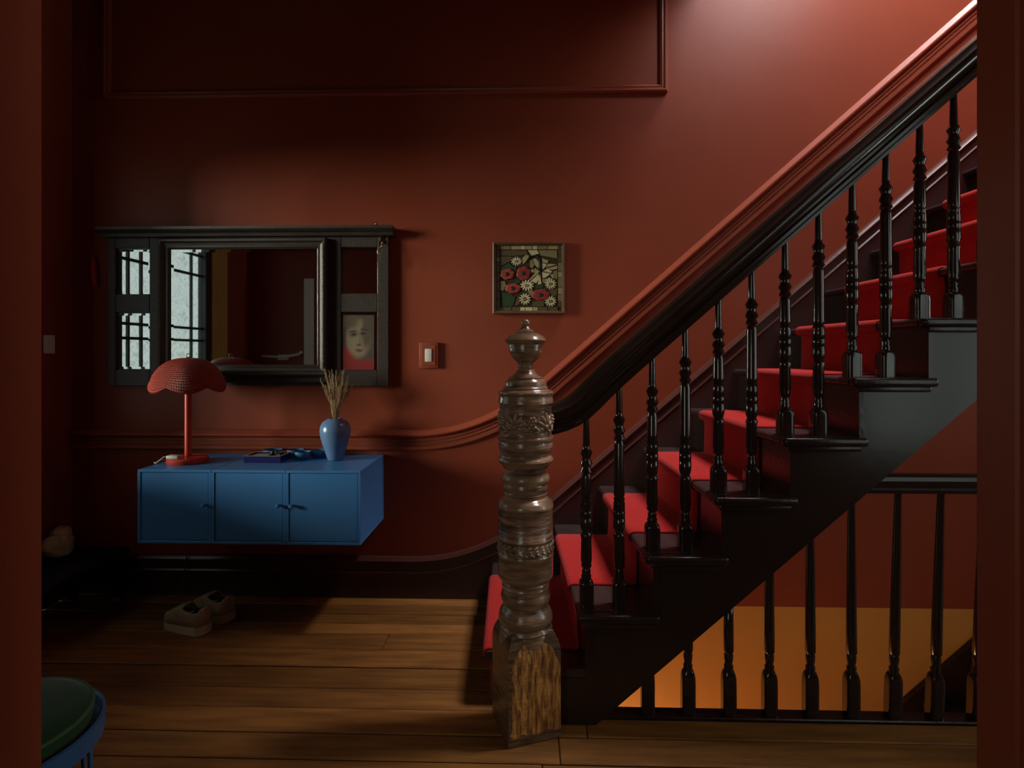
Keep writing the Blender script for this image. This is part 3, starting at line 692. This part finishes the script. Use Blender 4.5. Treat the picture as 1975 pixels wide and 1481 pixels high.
# ------------------------------------------------------------------ vase and dried grass
VX, VY = -.966, 2.835
vp = [(0, 0), (.034, 0), (.038, .006), (.047, .035), (.060, .075), (.0715, .115), (.0755, .145), (.073, .168), (.064, .188), (.046, .202), (.034, .207), (.030, .209), (.026, .206), (.026, .190), (.035, .17), (.035, .02), (0, .015)]
v = obj('vase', lathe([(r, z+CZ1) for r, z in vp], 36, (VX, VY)), M['vase'], None, smooth=60); tag(v, 'blue glazed egg-shaped vase holding dried grass', 'vase')
gb = thing('dried_grass_bunch', 'bunch of straw coloured dried grass standing in the blue vase', 'dried grass', (VX, VY, CZ1+.03))
for k in range(40):
    a = random.uniform(0, 2*math.pi); r0 = random.uniform(.002, .014); sp_ = random.uniform(.012, .085); h = random.uniform(.34, .45)
    c, s_ = math.cos(a), math.sin(a)
    p = [(VX+c*r0*.5, VY+s_*r0*.5, CZ1+.03), (VX+c*r0, VY+s_*r0, CZ1+.205)]
    n = 5
    for j in range(1, n+1):
        t = j/n; rad = r0+(sp_-r0)*t**1.3; b = random.uniform(-.004, .004)
        p.append((VX+c*rad+b, VY+s_*rad*.8+b, CZ1+.205+(h-.205)*t))
    bm = tube(p, [.0012]*4+[.0015, .0022, .0008], 5)
    for j in range(9):                      # bristly seed head
        t = j/8; q = Vector(p[-3]).lerp(Vector(p[-1]), t); d = Vector((random.uniform(-1, 1), random.uniform(-1, 1), 1.6)).normalized()
        tube([q, q+d*random.uniform(.012, .026)], [.0010, .0003], 4, bm)
        ellipsoid(bm, q+d*.006, (.0022, .0022, .005), 5, 4)
    obj('stem', bm, M['grass'], gb)

# ------------------------------------------------------------------ small things on the cabinets
t = thing('trinket_tray', 'navy blue square tray filled with small trinkets', 'tray', (-1.30, 2.805, CZ1))
bm = bmesh.new(); TX0, TX1, TY0, TY1 = -1.385, -1.205, 2.745, 2.865
box(bm, TX0, TX1, TY0, TY1, CZ1, CZ1+.006); box(bm, TX0, TX1, TY0, TY0+.006, CZ1+.006, CZ1+.033); box(bm, TX0, TX1, TY1-.006, TY1, CZ1+.006, CZ1+.033); box(bm, TX0, TX0+.006, TY0+.006, TY1-.006, CZ1+.006, CZ1+.033); box(bm, TX1-.006, TX1, TY0+.006, TY1-.006, CZ1+.006, CZ1+.033)
obj('tray_body', bm, M['navy'], t)
bm = bmesh.new()
for a in ((TX0, TX1, TY0, TY0+.006), (TX0, TX1, TY1-.006, TY1), (TX0, TX0+.006, TY0+.006, TY1-.006), (TX1-.006, TX1, TY0+.006, TY1-.006)): box(bm, *a, CZ1+.033, CZ1+.0345)
obj('rim', bm, M['cream'], t)
o = obj('folded_card', B(TX0+.012, TX0+.10, TY0+.02, TY0+.095, CZ1+.0062, CZ1+.030, bev=.003), M['cream'], None); tag(o, 'cream card lying in the navy tray', 'card')
for k, (x, y, r, h, mm) in enumerate(((-1.275, 2.80, .013, .034, 'benchdark'), (-1.255, 2.825, .016, .040, 'brass'), (-1.235, 2.79, .012, .036, 'steel'), (-1.285, 2.835, .011, .044, 'lead'))):
    bm = lathe([(0, CZ1+.0062), (r, CZ1+.0062), (r*1.05, CZ1+.012), (r*.8, CZ1+h*.7), (r*.9, CZ1+h*.8), (r*.5, CZ1+h), (0, CZ1+h)], 14, (x, y))
    o = obj('trinket', bm, M[mm], None, smooth=50); tag(o, ('small black trinket in the navy tray', 'small brass trinket in the navy tray', 'small steel trinket in the navy tray', 'tall dark grey trinket in the navy tray')[k], 'trinket', 'trinkets in the navy tray')
for k, (x, y, r, h, lab) in enumerate(((-1.325, 2.925, .048, .036, 'shallow blue bowl behind the navy tray'), (-1.205, 2.925, .042, .036, 'shallow blue bowl between the navy tray and the footed bowl'), (-1.135, 2.845, .040, .040, 'small blue footed bowl beside the navy tray'), (-1.078, 2.905, .046, .037, 'wide blue bowl between the footed bowl and the vase'))):
    bm = lathe([(0, CZ1), (r*.55, CZ1), (r*.6, CZ1+.006), (r*.85, CZ1+.014), (r, CZ1+h-.002), (r*.98, CZ1+h), (r*.92, CZ1+h-.003), (r*.75, CZ1+.016), (0, CZ1+.010)], 26, (x, y))
    o = obj('bowl', bm, M['bowl'], None, smooth=60); tag(o, lab, 'bowl', 'blue bowls on the cabinets')

# ------------------------------------------------------------------ mirrored hall panel on the wall
mr = thing('wall_mirror_panel', 'wide dark wooden hall panel with one large mirror and four small mirrors', 'mirror', (-1.47, 2.99, 1.115))
PX0, PX1, PZ0, PZ1 = -2.225, -.728, 1.113, 1.945
Y0, Y1 = 2.962, 2.999
def part(name, *a, m='mirwood', bev=.003, parent=None): return obj(name, B(*a, bev=bev), M[m], parent or mr)
obj('cornice', prism([(2.905, PZ1), (2.905, PZ1-.014), (2.918, PZ1-.024), (2.932, PZ1-.030), (2.940, PZ1-.046), (2.999, PZ1-.046), (2.999, PZ1)], 'x', PX0-.03, PX1+.03), M['mirwood'], mr)
part('backboard', PX0+.004, PX1-.004, Y1-.012, Y1, PZ0+.004, PZ1-.046, bev=0)
for x0, x1 in ((PX0, -2.186), (-2.002, -1.935), (-1.052, -.980), (-.788, PX1)): part('stile', x0, x1, Y0, Y1-.012, PZ0, PZ1-.046)
for x0, x1 in ((-2.186, -2.002), (-.980, -.788)):
    for z0, z1 in ((PZ0, 1.200), (1.502, 1.600), (1.842, PZ1-.046)): part('rail', x0, x1, Y0+.001, Y1-.012, z0, z1)
part('rail', -1.935, -1.052, Y0+.001, Y1-.012, PZ0+.02, 1.20); part('rail', -1.935, -1.052, Y0+.001, Y1-.012, 1.85, PZ1-.046)
def bevel_glass(x0, x1, z0, z1, y, bw, tilt):
    bm = bmesh.new(); dy = bw*math.tan(R(tilt))
    def ring(i, yy): return [bm.verts.new(p) for p in ((x0+i, yy, z0+i), (x1-i, yy, z0+i), (x1-i, yy, z1-i), (x0+i, yy, z1-i))]
    a, b, c = ring(0, y), ring(bw, y-dy), ring(0, y+.003)
    for i in range(4):
        j = (i+1) % 4; bm.faces.new((a[i], a[j], b[j], b[i])); bm.faces.new((c[i], c[j], a[j], a[i]))
    bm.faces.new(b); bm.faces.new(c[::-1])
    return bm
for x0, x1, z0, z1 in ((-2.186, -2.002, 1.600, 1.842), (-2.186, -2.002, 1.200, 1.502), (-.980, -.788, 1.600, 1.842), (-.980, -.788, 1.200, 1.502)):
    obj('small_mirror', bevel_glass(x0+.001, x1-.001, z0+.001, z1-.001, 2.979, .014, 6), M['mirror'], mr)
# projecting centre frame
FX0, FX1, FZ0, FZ1 = -1.938, -1.048, 1.172, 1.888
fpf = [(0, 0), (.030, 0), (.034, .006), (.034, .016), (.022, .024), (.018, .036), (.020, .046), (.010, .054), (0, .054)]
def picture_frame(x0, x1, z0, z1, pf, y):
    bm = bmesh.new(); rings = []
    for x, z, sx, sz in ((x0, z0, 1, 1), (x1, z0, -1, 1), (x1, z1, -1, -1), (x0, z1, 1, -1)): rings.append([bm.verts.new((x+sx*q, y-d, z+sz*q)) for d, q in pf])
    for i in range(4):
        A, C = rings[i], rings[(i+1) % 4]
        for k in range(len(pf)): bm.faces.new((A[k], A[(k+1) % len(pf)], C[(k+1) % len(pf)], C[k]))
    return bm
obj('centre_frame', picture_frame(FX0, FX1, FZ0, FZ1, fpf, 2.9625), M['mirwood'], mr, smooth=25)
bm = bmesh.new()
z = FZ0+.03
while z < FZ1-.03:
    ellipsoid(bm, (FX1-.012, 2.927, z), (.0055, .004, .006), 6, 4); ellipsoid(bm, (FX0+.012, 2.927, z), (.0055, .004, .006), 6, 4); z += .0135
obj('beading', bm, M['gilt'], mr, smooth=True)
obj('large_mirror', bevel_glass(FX0+.050, FX1-.050, FZ0+.035, FZ1-.048, 2.957, .022, 3.5), M['mirror'], mr)
# hooks
def hook(name, x, z, lab):
    t = thing(name, lab, 'hook', (x, 2.955, z))
    bm = tube([(x+.012, 2.960, z+.055), (x+.006, 2.945, z+.075), (x-.002, 2.925, z+.10), (x-.006, 2.915, z+.118)], [.004, .004, .0035, .003], 8); ellipsoid(bm, (x-.006, 2.914, z+.122), (.007, .007, .007), 8, 6)
    obj('upper_arm', bm, M['brass'], t, smooth=True)
    bm = tube([(x+.012, 2.960, z+.055), (x+.006, 2.945, z+.035), (x+.006, 2.930, z+.012), (x+.014, 2.915, z-.004), (x+.026, 2.905, z+.006), (x+.030, 2.902, z+.018)], .0035, 8); ellipsoid(bm, (x+.030, 2.901, z+.022), (.006, .006, .006), 8, 6)
    obj('lower_arm', bm, M['brass'], t, smooth=True)
    obj('plate', B(x+.002, x+.022, 2.958, 2.9625, z+.025, z+.085, bev=.002), M['brass'], t)
hook('coat_hook', -.775, 1.83, 'tarnished metal coat hook on the wooden panel above the portrait')
bm = tube([(-.762+.014*math.cos(a), 2.918, 1.812+.014*math.sin(a)) for a in [2*math.pi*k/14 for k in range(15)]], .0016, 6)
o = thing('key_ring', 'small metal ring with a tag hanging from the coat hook', 'key ring', (-.762, 2.918, 1.76)); obj('ring', bm, M['steel'], o, smooth=True)
obj('tag', B(-.776, -.757, 2.916, 2.919, 1.755, 1.80, bev=.003), M['steel'], o)
# portrait card standing over the lower small mirror
def portrait_mat():
    m = mat('painted_portrait', (.3, .2, .12), .5, .4); nt = m.node_tree; N = nt.nodes; L = nt.links; p = N['Principled BSDF']
    tc = N.new('ShaderNodeTexCoord'); cur = [None]
    nz = N.new('ShaderNodeTexNoise'); nz.inputs['Scale'].default_value = 30; nz.inputs['Detail'].default_value = 4; L.new(tc.outputs['Object'], nz.inputs['Vector'])
    add = N.new('ShaderNodeVectorMath'); add.operation = 'MULTIPLY_ADD'; add.inputs[1].default_value = (.016, .016, .016); L.new(nz.outputs[1], add.inputs[0]); L.new(tc.outputs['Object'], add.inputs[2])
    def blob(cx, cz, rx, rz, col, soft=.25, rot=0):
        mp = N.new('ShaderNodeMapping'); mp.vector_type = 'TEXTURE'; mp.inputs['Location'].default_value = (cx+.008, 0, cz+.008); mp.inputs['Rotation'].default_value = (0, R(rot), 0); mp.inputs['Scale'].default_value = (rx, 1000, rz)
        L.new(add.outputs[0], mp.inputs['Vector']); ln = N.new('ShaderNodeVectorMath'); ln.operation = 'LENGTH'; L.new(mp.outputs[0], ln.inputs[0])
        mg = N.new('ShaderNodeMapRange'); mg.inputs['From Min'].default_value = 1+soft; mg.inputs['From Max'].default_value = 1-soft; L.new(ln.outputs['Value'], mg.inputs['Value'])
        mx = N.new('ShaderNodeMix'); mx.data_type = 'RGBA'; L.new(mg.outputs[0], mx.inputs[0])
        if cur[0] is None: mx.inputs[6].default_value = (.085, .060, .040, 1)
        else: L.new(cur[0], mx.inputs[6])
        mx.inputs[7].default_value = (*col, 1); cur[0] = mx.outputs[2]
    # object origin: base centre of the card, 0.165 x 0.285 m
    blob(-.06, .055, .045, .075, (.30, .022, .018), .2); blob(.01, .02, .10, .035, (.28, .02, .018), .3)
    blob(0, .165, .066, .100, (.27, .205, .125), .14); blob(.045, .20, .03, .09, (.10, .07, .045), .4); blob(-.05, .255, .05, .04, (.12, .085, .05), .4)
    blob(-.026, .188, .024, .017, (.15, .105, .065), .5); blob(.028, .193, .024, .017, (.13, .09, .055), .5); blob(-.024, .185, .016, .007, (.04, .025, .018), .4); blob(.028, .190, .017, .007, (.04, .025, .018), .4)
    blob(-.026, .203, .021, .005, (.06, .04, .028), .5, -8); blob(.030, .210, .021, .005, (.06, .04, .028), .5, 8)
    blob(.008, .155, .006, .026, (.20, .14, .085), .6); blob(.002, .130, .012, .006, (.10, .06, .04), .5); blob(.004, .102, .019, .008, (.16, .045, .035), .4)
    L.new(cur[0], p.inputs['Base Color']); return m
M['portrait'] = portrait_mat()
o = obj('portrait_card', B(-.972, -.806, 2.9695, 2.9715, 1.2, 1.487), M['portrait'], None); tag(o, 'small painted portrait of a face tucked into the mirror panel', 'picture')

# ------------------------------------------------------------------ framed mosaic picture
pic = thing('framed_mosaic', 'square framed mosaic of red poppies and white daisies', 'picture', (.004, 2.985, 1.493))
K = .000332
def U(zx): return .0045+(zx-745)*K
def Vv(zy): return 1.679+(787-zy)*K
obj('frame', picture_frame(U(180), U(1312), Vv(1350), Vv(228), [(0, 0), (.034, 0), (.036, .004), (.034, .010), (.024, .017), (0, .018)], 2.999), M['frame'], pic)
obj('grout', B(U(230), U(1270), 2.985, 2.992, Vv(1320), Vv(265)), mat('dark_grout', (.045, .030, .015), .8, .2), pic)
tm = {'a': mat('tile_olive', (.27, .21, .09), .45, .4, var=(.21, .16, .07), vscale=40), 'b': mat('tile_tan', (.42, .34, .17), .45, .4, var=(.34, .27, .13), vscale=40), 'c': mat('tile_cream', (.60, .51, .29), .45, .4, var=(.5, .42, .23), vscale=40), 'd': mat('tile_brown', (.13, .085, .037), .45, .4, var=(.075, .05, .02), vscale=40),
      'g': mat('tile_green', (.022, .045, .018), .45, .4, var=(.03, .06, .02), vscale=40), 'r': mat('petal_red', (.30, .035, .022), .45, .4, var=(.20, .02, .015), vscale=60), 'o': mat('petal_orange_red', (.40, .06, .028), .45, .4, var=(.30, .035, .02), vscale=60), 'k': mat('flower_centre', (.015, .015, .017), .5, .4), 'w': mat('petal_cream', (.68, .60, .38), .45, .4, var=(.42, .36, .2), vscale=60), 'y': mat('daisy_centre', (.22, .16, .04), .6, .3)}
def shard(poly, c, th=.0035):
    cx = sum(p[0] for p in poly)/len(poly); cy = sum(p[1] for p in poly)/len(poly); s_ = .955
    bm = prism([(U(cx+(x-cx)*s_), Vv(cy+(y-cy)*s_)) for x, y in poly], 'y', 2.985-th+random.uniform(-.0006, .0006), 2.986)
    return obj('mosaic_tile', bm, tm[c], pic)
def rect(x0, x1, y0, y1, c): shard([(x0, y0), (x1, y0), (x1, y1), (x0, y1)], c)
for x0, x1, c in ((238, 292, 'd'), (295, 457, 'a'), (463, 608, 'b'), (612, 690, 'c'), (694, 796, 'b'), (803, 880, 'c'), (885, 1038, 'a'), (1043, 1205, 'b'), (1208, 1268, 'd')): rect(x0, x1, 268, 334, c)
for x0, x1, c in ((238, 330, 'd'), (335, 470, 'd'), (475, 603, 'd'), (608, 684, 'c'), (689, 803, 'c'), (808, 886, 'b'), (891, 1040, 'd'), (1045, 1200, 'd')): rect(x0, x1, 1243, 1316, c)
for y0, y1, c in ((340, 440, 'd'), (445, 535, 'd'), (540, 682, 'a'), (688, 775, 'b'), (780, 935, 'a'), (941, 1040, 'b'), (1045, 1150, 'a'), (1155, 1238, 'd')): rect(1205, 1266, y0, y1, c)
for y0, y1, c in ((340, 450, 'd'), (455, 525, 'a'), (530, 690, 'd'), (696, 830, 'd'), (836, 980, 'd'), (986, 1110, 'd'), (1115, 1238, 'd')): rect(238, 290, y0, y1, c)
for poly, c in (
    ([(725, 345), (880, 345), (912, 400), (790, 435)], 'c'), ([(890, 345), (1195, 345), (1195, 480), (930, 430)], 'a'), ([(300, 345), (715, 345), (740, 410), (500, 440), (300, 430)], 'd'),
    ([(640, 470), (700, 415), (750, 430), (735, 480), (650, 580)], 'b'), ([(800, 490), (860, 470), (905, 540), (900, 640), (840, 580)], 'b'), ([(760, 500), (795, 500), (835, 580), (800, 640), (760, 610)], 'a'),
    ([(945, 470), (1060, 510), (1035, 560), (960, 540)], 'b'), ([(950, 545), (1030, 570), (1000, 620), (955, 655)], 'c'), ([(1045, 560), (1195, 570), (1010, 625)], 'b'), ([(1010, 640), (1195, 590), (1195, 640), (1110, 660)], 'b'), ([(960, 675), (1040, 640), (1110, 680), (1100, 705)], 'c'),
    ([(955, 690), (1095, 715), (1010, 780), (960, 790)], 'c'), ([(840, 625), (920, 680), (850, 760), (830, 690)], 'b'), ([(770, 660), (830, 640), (825, 690), (790, 705)], 'b'), ([(900, 700), (770, 820), (730, 830), (830, 720)], 'b'), ([(905, 715), (910, 800), (860, 870), (775, 830)], 'c'), ([(925, 720), (945, 880), (880, 890)], 'c'), ([(955, 800), (1030, 790), (1000, 870), (965, 860)], 'a'),
    ([(1080, 730), (1130, 720), (1150, 800), (1110, 780)], 'b'), ([(1020, 800), (1075, 770), (1110, 800), (1000, 860)], 'b'), ([(1120, 680), (1195, 660), (1195, 800), (1160, 800)], 'a'),
    ([(300, 440), (490, 450), (470, 510), (300, 600)], 'd'), ([(300, 610), (440, 540), (520, 620), (480, 650), (300, 680)], 'g'), ([(300, 830), (370, 830), (390, 900), (340, 990), (300, 980)], 'a'), ([(310, 1000), (470, 1030), (540, 1090), (490, 1235), (330, 1235)], 'g'), ([(500, 830), (600, 800), (620, 850), (560, 880)], 'g'), ([(490, 600), (560, 600), (540, 670), (500, 650)], 'g'),
    ([(835, 900), (985, 890), (960, 945), (850, 940)], 'g'), ([(560, 1100), (610, 1040), (600, 1200), (510, 1235)], 'd'), ([(720, 990), (810, 960), (800, 1060), (770, 1060)], 'a'), ([(1050, 960), (1190, 950), (1190, 1060), (1100, 1080)], 'd'), ([(800, 1160), (1000, 1130), (980, 1235), (790, 1235)], 'd')): shard(poly, c)
def flower(zx, zy, rx, ry, nm, c, petals, cc, cr):
    bm = bmesh.new()
    for k in range(petals):
        a = 2*math.pi*k/petals+.3
        if petals < 8: ellipsoid(bm, (U(zx+rx*.5*math.cos(a)), 2.9805-.0004*(k % 2), Vv(zy-ry*.5*math.sin(a))), (rx*.56*K, .0022, ry*.56*K), 10, 5)
        else:
            rot = Matrix.Rotation(-a, 3, 'Y'); ellipsoid(bm, (U(zx+rx*.62*math.cos(a)), 2.9805, Vv(zy-ry*.62*math.sin(a))), (rx*.38*K, .0018, rx*.135*K), 8, 4, rot)
    o = obj(nm, bm, tm[c], pic, smooth=True)
    bm = bmesh.new(); ellipsoid(bm, (U(zx), 2.9780, Vv(zy)), (cr*K, .0018, cr*.85*K), 10, 5); obj('flower_centre', bm, tm[cc], o, smooth=True)
for a in ((405, 725, 112, 85, 'o'), (662, 712, 112, 112, 'r'), (495, 948, 125, 78, 'o'), (935, 1052, 148, 92, 'r')): flower(*a[:4], 'poppy', a[4], 6, 'k', 42)
for a in ((555, 520, 92, 70), (722, 902, 112, 85), (688, 1118, 98, 98), (1092, 880, 98, 85), (1092, 1152, 98, 88)): flower(*a, 'daisy', 'w', 12, 'y', 24)
bm = tube([(U(700), 2.982, Vv(530)), (U(760), 2.982, Vv(450)), (U(850), 2.982, Vv(430)), (U(910), 2.982, Vv(480)), (U(925), 2.982, Vv(600)), (U(932), 2.982, Vv(680))], [.003, .004, .005, .005, .007, .003], 8)
obj('stem', bm, tm['k'], pic, smooth=True)

# ------------------------------------------------------------------ light switches
def switch(loc, rot, lab, plate, w_, h, red=True):
    t = thing('light_switch', lab, 'light switch', (0, 0, 0))
    if red:
        obj('plate', B(-w_/2, w_/2, -.022, 0, 0, h, bev=.005, seg=2), plate, t, smooth=40)
        obj('plate_inner', B(-w_/2+.014, w_/2-.014, -.025, -.021, .016, h-.016, bev=.001), plate, t)
        obj('rocker', B(-.018, .018, -.031, -.024, .034, h-.034, bev=.003, seg=2), M['white'], t, smooth=40)
    else:
        obj('plate', B(-w_/2, w_/2, -.009, 0, 0, h, bev=.003), plate, t); obj('rocker', B(-.009, .009, -.014, -.008, h/2-.016, h/2+.016, bev=.002), plate, t)
    t.location = loc; t.rotation_euler = (0, 0, rot)
switch((-.521, YB-.0005, 1.208), 0, 'red light switch plate with white rocker on the wall beside the mirror panel', M['trimred'], .100, .136)
switch((XL+.0005, 2.845, 1.285), R(90), 'plain ivory light switch on the wall near the leaded window', M['white'], .068, .095, False)

# ------------------------------------------------------------------ pair of shoes
def shoe(hx, hy, ang, lab):
    t = thing('shoe', lab, 'shoe', (0, 0, 0), 'pair of pale shoes under the cabinets')
    Ln = .245
    def outline(s, wide=1.0, inset=0):
        W = .043*(.78+.30*math.sin(math.pi*min(1, s*.62+.32)))*wide
        e = min(1, s/.10); f_ = min(1, (1-s)/.16)
        return max(.001, W*math.sqrt(max(0, 1-(1-e)**2))*math.sqrt(max(0, 1-(1-f_)**2))-inset)
    ss = [0, .012, .04, .08, .14, .22, .30, .38, .46, .54, .62, .70, .78, .86, .92, .96, .985, 1.0]
    def body(z0f, z1f, wide0, wide1, steps, top=True, close=True):
        bm = bmesh.new(); rows = []
        for s in ss:
            row = []
            for j in range(steps+1):
                u = j/steps
                row.append((s, u))
            rows.append(row)
        V_ = []
        for s in ss:
            z0, z1 = z0f(s), z1f(s); ring = []
            h0, h1 = outline(s, wide0), outline(s, wide1)
            for sd in (-1, 1):
                seq = range(steps+1) if sd == -1 else range(steps, -1, -1)
                for j in seq:
                    u = j/steps; ring.append(bm.verts.new((s*Ln, sd*(h0+(h1-h0)*u**1.6), z0+(z1-z0)*math.sin(u*math.pi/2)**.9 if close else z0+(z1-z0)*u)))
            V_.append(ring)
        n = len(V_[0])
        for A, C in zip(V_, V_[1:]):
            for k in range(n):
                if not top and k == steps: continue
                bm.faces.new((A[k], A[(k+1) % n], C[(k+1) % n], C[k]))
        bm.faces.new(V_[0]); bm.faces.new(V_[-1])
        return bm
    sole_h = lambda s: .040-.010*s+.004*max(0, s-.8)
    parts = []
    parts.append(obj('sole', body(lambda s: .0+.010*max(0, s-.85)/.15, sole_h, 1.05, 1.02, 2, close=False), M['sole'], t, smooth=45, recenter=False))
    top_h = lambda s: (.125-.02*math.sin(min(1, s/.5)*math.pi)) if s < .5 else .125-.062*((s-.5)/.5)**1.1
    # upper: closed toe vault plus a heel wall left open on top
    bm = bmesh.new(); V_ = []
    stp = 7
    for s in ss:
        w0 = outline(s, 1.0); ring = []
        z0 = sole_h(s)-.002; z1 = top_h(s)
        opening = .06 < s < .52
        for k in range(2*stp+1):
            u = k/(2*stp); a = math.pi*u                   # from -side over the top to +side
            y = -w0*math.cos(a); hz = math.sin(a)
            y = math.copysign(abs(math.cos(a))**.55, -math.cos(a))*w0; z = z0+(z1-z0)*hz**.6
            ring.append(bm.verts.new((s*Ln, y, z)))
        V_.append((ring, opening))
    for (A, oa), (C, oc) in zip(V_, V_[1:]):
        for k in range(2*stp):
            if oa and oc and 4 <= k < 2*stp-4: continue
            bm.faces.new((A[k], A[k+1], C[k+1], C[k]))
    up = obj('upper', bm, M['shoe'], t, smooth=60, recenter=False); md = up.modifiers.new('thickness', 'SOLIDIFY'); md.thickness = .006; md.offset = -1
    bm = bmesh.new(); A = [bm.verts.new((s*Ln, -outline(s, .93), .046)) for s in ss]; C = [bm.verts.new((s*Ln, outline(s, .93), .046)) for s in ss]
    for i in range(len(ss)-1): bm.faces.new((A[i], A[i+1], C[i+1], C[i]))
    obj('insole', bm, M['lining'], t, recenter=False)
    bm = bmesh.new()
    for sgn in (-1, 1): tube([(.05*Ln/.245, sgn*.030, .104), (.12, sgn*.036, .082), (.155, sgn*.020, .098), (.16, 0, .108)], .0028, 6, bm)
    obj('collar_piping', bm, M['sole'], t, smooth=True, recenter=False)
    t.location = (hx, hy, 0.0); t.rotation_euler = (0, 0, ang)
shoe(-1.475, 2.585, R(163), 'pale slip-on shoe lying farther from the skirting, its heel out')
shoe(-1.428, 2.700, R(158), 'pale slip-on shoe nearer the skirting, behind its pair')

# ------------------------------------------------------------------ stool beside the doorway
SXc, SYc, SZt = -1.185, 1.228, .44
sl = thing('stool', 'blue metal stool with round green cushion beside the door jamb', 'stool', (SXc, SYc, 0))
obj('seat_ring', lathe([(.198, SZt-.045), (.205, SZt-.043), (.206, SZt), (.200, SZt+.003), (.196, SZt), (.196, SZt-.043)] + [(.198, SZt-.045)], 48, (SXc, SYc)), M['stoolblue'], sl, smooth=40)
obj('seat_pan', lathe([(0, SZt-.030), (.197, SZt-.030), (.197, SZt-.022), (0, SZt-.022)], 40, (SXc, SYc)), M['stoolblue'], sl)
cu = obj('cushion', lathe([(0, SZt-.021), (.168, SZt-.021), (.180, SZt-.010), (.184, SZt+.012), (.178, SZt+.030), (.150, SZt+.042), (.09, SZt+.048), (0, SZt+.050)], 44, (SXc, SYc)), M['green'], sl, smooth=60)
obj('piping', tube([(SXc+.181*math.cos(2*math.pi*k/48), SYc+.181*math.sin(2*math.pi*k/48), SZt+.026) for k in range(49)], .005, 6), M['piping'], cu, smooth=True)
for k in range(4):
    a = R(-20+90*k)
    for da in (-.09, .09):
        p0 = (SXc+.195*math.cos(a+da), SYc+.195*math.sin(a+da), SZt-.04); p1 = (SXc+.205*math.cos(a+da*.35), SYc+.205*math.sin(a+da*.35), .02); 
        obj('leg_rod', tube([p0, p1], .0055, 8), M['stoolblue'], sl, smooth=True)
    obj('foot', lathe([(0, 0), (.014, 0), (.014, .016), (.008, .024), (0, .024)], 12, (SXc+.205*math.cos(a), SYc+.205*math.sin(a))), M['lead'], sl, smooth=40)
obj('lower_ring', tube([(SXc+.201*math.cos(2*math.pi*k/40), SYc+.201*math.sin(2*math.pi*k/40), .16) for k in range(41)], .005, 6), M['stoolblue'], sl, smooth=True)

# ------------------------------------------------------------------ dim corner by the leaded window
bn = thing('low_bench', 'low black wooden bench against the wall below the window', 'bench', (-2.26, 2.66, 0))
obj('bench_top', B(-2.42, -2.10, 2.33, 2.955, .235, .265, bev=.004), M['benchdark'], bn)
for x in (-2.40, -2.15):
    for y in (2.36, 2.90): obj('leg', B(x, x+.035, y, y+.035, 0, .235), M['benchdark'], bn)
obj('apron', B(-2.395, -2.125, 2.375, 2.385, .16, .235), M['benchdark'], bn)
bm = bmesh.new()
for c, r in (((-2.36, 2.80, .325), (.06, .08, .055)), ((-2.345, 2.74, .345), (.045, .05, .045)), ((-2.37, 2.83, .37), (.045, .05, .04)), ((-2.33, 2.79, .305), (.035, .05, .04))): ellipsoid(bm, c, r, 20, 12)
o = obj('fleece_hat', bm, M['beige'], None, smooth=True); tag(o, 'crumpled beige fleece item lying on the low black bench', 'clothing')
rm = o.modifiers.new('merge', 'REMESH'); rm.mode = 'VOXEL'; rm.voxel_size = .008; rm.use_smooth_shade = True
tx = bpy.data.textures.new('fleece_lumps', 'CLOUDS'); tx.noise_scale = .035; dm = o.modifiers.new('lumps', 'DISPLACE'); dm.texture = tx; dm.strength = .022
t = thing('hanging_strap', 'dark red fabric strap hanging on the wall beside the mirror panel', 'strap', (-2.315, 2.985, 1.64))
obj('strap', tube([(-2.318, 2.978, 1.80), (-2.316, 2.976, 1.74), (-2.311, 2.977, 1.68), (-2.309, 2.980, 1.64)], [.009, .012, .013, .010], 10), M['redcloth'], t, smooth=True)
obj('peg', tube([(-2.318, 2.9995, 1.808), (-2.318, 2.965, 1.812)], .004, 8), M['brass'], t, smooth=True)
# things the mirror shows on the doorway wall
o = obj('white_board', B(-1.93, -1.83, 1.030, 1.052, .001, 1.93, bev=.004), M['white'], None); tag(o, 'tall narrow white board standing against the doorway wall, seen in the mirror', 'board')
t = thing('wall_bracket', 'slim white bracket arm on the doorway wall, seen in the mirror', 'bracket', (-2.1, 1.02, 1.24))
obj('arm', tube([(-2.29, 1.06, 1.262), (-2.12, 1.055, 1.250), (-1.98, 1.05, 1.275), (-1.945, 1.05, 1.30)], .012, 8), M['white'], t, smooth=True); obj('mount', B(-2.16, -2.08, 1.0, 1.05, 1.225, 1.275, bev=.005), M['white'], t)
